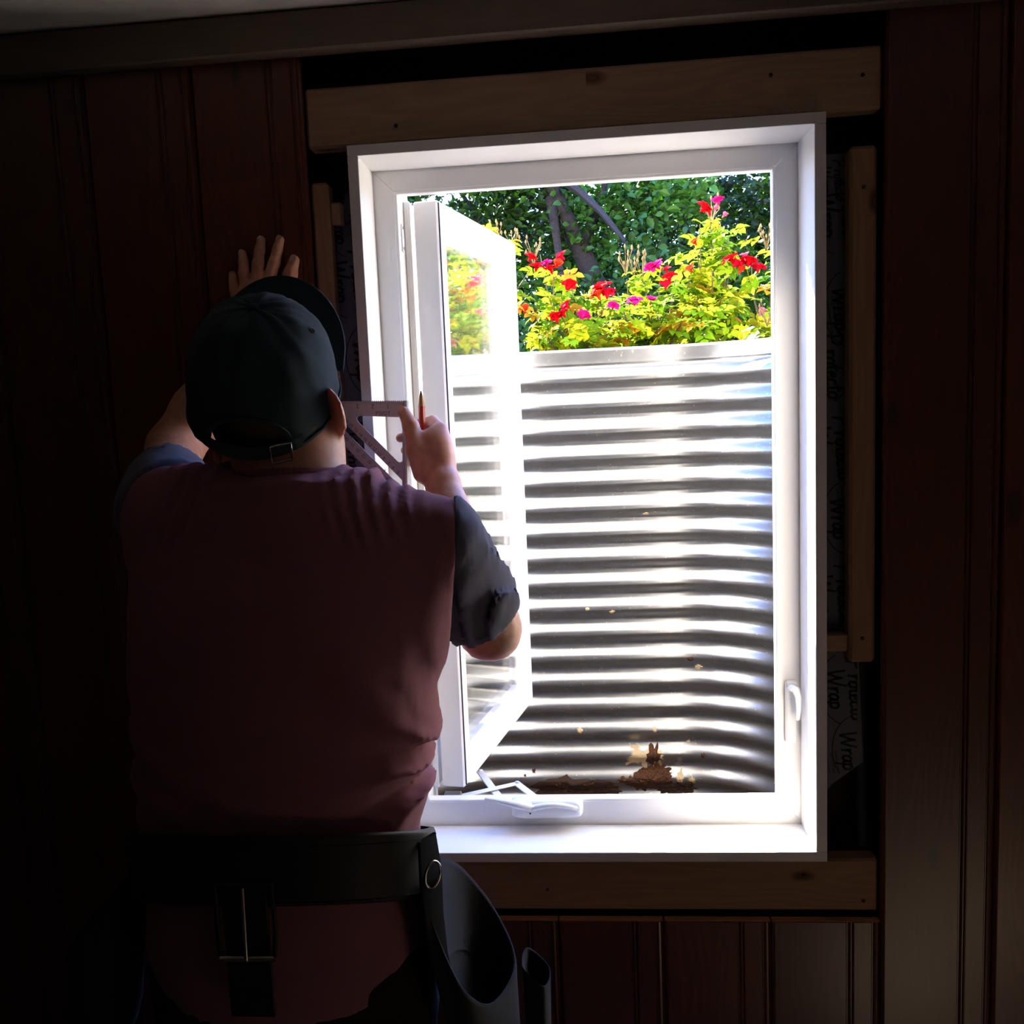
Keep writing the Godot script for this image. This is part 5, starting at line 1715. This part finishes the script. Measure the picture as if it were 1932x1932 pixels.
func build_square() -> void:
	var s := base("speed_square", Vector3(-0.297, 1.627, 0.025))
	tag(s, "aluminium triangular rafter square with printed scales in the man's right hand", "square")
	s.rotation = Vector3(0, 0, -0.048)
	# local: right angle at the origin, the ruled leg runs to -x, the fence down -y
	var L := 0.180
	var cs := CSGCombiner3D.new()
	cs.name = "plate"
	s.add_child(cs)
	cs.material_override = M.alloy
	var poly := func(pts: Array, op: int, depth: float) -> void:
		var p := CSGPolygon3D.new()
		p.name = "cut"
		p.polygon = PackedVector2Array(pts)
		p.depth = depth
		p.operation = op
		p.position.z = depth * 0.5
		p.material = M.alloy
		cs.add_child(p, true)
	poly.call([Vector2(0, 0), Vector2(-L, 0), Vector2(-L + 0.004, -0.005), Vector2(-0.005, -L + 0.004), Vector2(0, -L)], CSGShape3D.OPERATION_UNION, 0.003)
	# large triangular window with a rounded corner
	poly.call([Vector2(-0.010, -0.026), Vector2(-0.082, -0.024), Vector2(-0.086, -0.027), Vector2(-0.086, -0.030), Vector2(-0.0835, -0.034), Vector2(-0.018, -0.099), Vector2(-0.014, -0.1005), Vector2(-0.010, -0.098)], CSGShape3D.OPERATION_SUBTRACTION, 0.02)
	# scribing slot along the hypotenuse
	poly.call([Vector2(-0.1205, -0.030), Vector2(-0.1145, -0.0275), Vector2(-0.0105, -0.1300), Vector2(-0.0105, -0.1395), Vector2(-0.0135, -0.1405), Vector2(-0.1205, -0.0345)], CSGShape3D.OPERATION_SUBTRACTION, 0.02)
	var fe := Faces.new()
	fe.box(Vector3(-0.003, -L * 0.5, 0), Vector3(0.007, L + 0.004, 0.019), 0.0015)
	obj("fence", fe.mesh(), M.alloy, s)
	# teeth and ticks along the ruled leg
	var tk := Faces.new()
	for i in 56:
		var x := -0.008 - i * 0.003175
		if x < -0.176: break
		tk.box(Vector3(x, 0.0006, 0), Vector3(0.0012, 0.0016, 0.003), 0.0002)
		var l: float = 0.007 if i % 8 == 0 else (0.005 if i % 4 == 0 else 0.003)
		tk.box(Vector3(x, -l * 0.5 - 0.001, 0.0015), Vector3(0.0004, l, 0.0003), 0.00005)
	obj("tick_marks", tk.mesh(), M.graphite, s)
	for i in 6: print_text(str(i + 1), 0.0095, M.graphite, s, Vector3(-0.0335 - 0.0254 * i, -0.0085, 0.0016), PI)
	print_text("PIVOT", 0.0090, M.graphite, s, Vector3(-0.042, -0.0195, 0.0016), 0.0)
	var k := 0
	for t in ["30", "25", "20", "18", "16", "14", "12", "10", "8", "7", "6", "5"]:
		print_text(t, 0.0075, M.graphite, s, Vector3(-0.1035 + 0.0078 * k, -0.0315 - 0.0078 * k, 0.0016), -PI * 0.25)
		k += 1
	k = 0
	for t in ["60", "55", "50", "45", "40", "35", "30", "25", "20", "15", "10", "5"]:
		print_text(t, 0.0072, M.graphite, s, Vector3(-0.1415 + 0.0095 * k, -0.0240 - 0.0095 * k, 0.0016), -PI * 0.25)
		if k % 2 == 0: print_text(str(18 - k), 0.0062, M.graphite, s, Vector3(-0.1345 + 0.0095 * k, -0.0190 - 0.0095 * k, 0.0016), -PI * 0.25)
		k += 1

func build_pencil() -> void:
	var p := base("pencil", Vector3(-0.2735, 1.556, 0.0415))
	tag(p, "red carpenter's pencil, point up, in the man's right hand", "pencil")
	p.basis = Basis(Quaternion(Vector3.UP, Vector3(0.004, 1, -0.07).normalized()))
	var hex := func(r: float) -> Array:
		var o := []
		for i in 7:
			var a := TAU * i / 6.0
			o.append(Vector3(cos(a) * r, 0, sin(a) * r * 0.8))
		return o
	var sec := func(f: Faces, y0: float, r0: float, y1: float, r1: float) -> void:
		var a: Array = hex.call(r0)
		var b: Array = hex.call(r1)
		for i in 6:
			f.quad(a[i] + Vector3(0, y0, 0), a[i + 1] + Vector3(0, y0, 0), b[i + 1] + Vector3(0, y1, 0), b[i] + Vector3(0, y1, 0), a[i] + a[i + 1])
	var f := Faces.new()
	sec.call(f, 0.0, 0.0056, 0.062, 0.0056)
	var e: Array = hex.call(0.0056)
	for i in 6: f.tri(Vector3.ZERO, e[i], e[i + 1], Vector3.DOWN)
	obj("painted_shaft", f.mesh(), M.pencil_paint, p)
	var g := Faces.new()
	sec.call(g, 0.062, 0.0055, 0.081, 0.0026)
	obj("sharpened_wood", g.mesh(), M.pencil_wood, p)
	var h := Faces.new()
	sec.call(h, 0.081, 0.0025, 0.0875, 0.0008)
	obj("lead", h.mesh(), M.graphite, p)

# ------------------------------------------------------------------ everything in its place

func _ready() -> void:
	# camera
	var cam := Camera3D.new()
	cam.name = "camera"
	add_child(cam)
	cam.position = Vector3(-0.0287, 1.618, 1.7117)
	cam.basis = Basis.from_euler(Vector3(deg_to_rad(-7.329), deg_to_rad(5.703), deg_to_rad(-2.618)))
	cam.near = 0.05
	cam.far = 200.0
	cam.projection = Camera3D.PROJECTION_FRUSTUM
	cam.size = 2.0 * 966.0 / 1934.0 * cam.near
	cam.frustum_offset = Vector2(70.6, 45.1) / 1934.0 * cam.near
	cam.current = true
	# sky, sun, exposure
	var sky := ProceduralSkyMaterial.new()
	sky.sky_top_color = Color(0.30, 0.50, 0.86)
	sky.sky_horizon_color = Color(0.74, 0.84, 0.96)
	sky.ground_bottom_color = Color(0.25, 0.22, 0.18)
	sky.ground_horizon_color = Color(0.55, 0.55, 0.5)
	sky.sky_energy_multiplier = 1.0
	var env := Environment.new()
	env.background_mode = Environment.BG_SKY
	env.sky = Sky.new()
	env.sky.sky_material = sky
	env.tonemap_mode = Environment.TONE_MAPPER_LINEAR
	env.tonemap_exposure = 15.5
	env.sdfgi_enabled = true
	env.ssao_enabled = true
	env.ssil_enabled = true
	var we := WorldEnvironment.new()
	we.name = "environment"
	we.environment = env
	add_child(we)
	var sun := DirectionalLight3D.new()
	sun.name = "sun"
	add_child(sun)
	sun.basis = Basis.looking_at(Vector3(0.70, -1.07, 1.0))
	sun.light_color = Color(1.0, 0.95, 0.86)
	sun.light_energy = 1.65
	sun.light_angular_distance = 0.5
	sun.shadow_enabled = true
	sun.sky_mode = DirectionalLight3D.SKY_MODE_LIGHT_ONLY
	make_materials()
	build_room()
	build_framing()
	build_flashing()
	build_window()
	build_ground()
	build_well()
	build_person()
	build_belt()
	build_square()
	build_pencil()
	build_roses()
	build_trees()
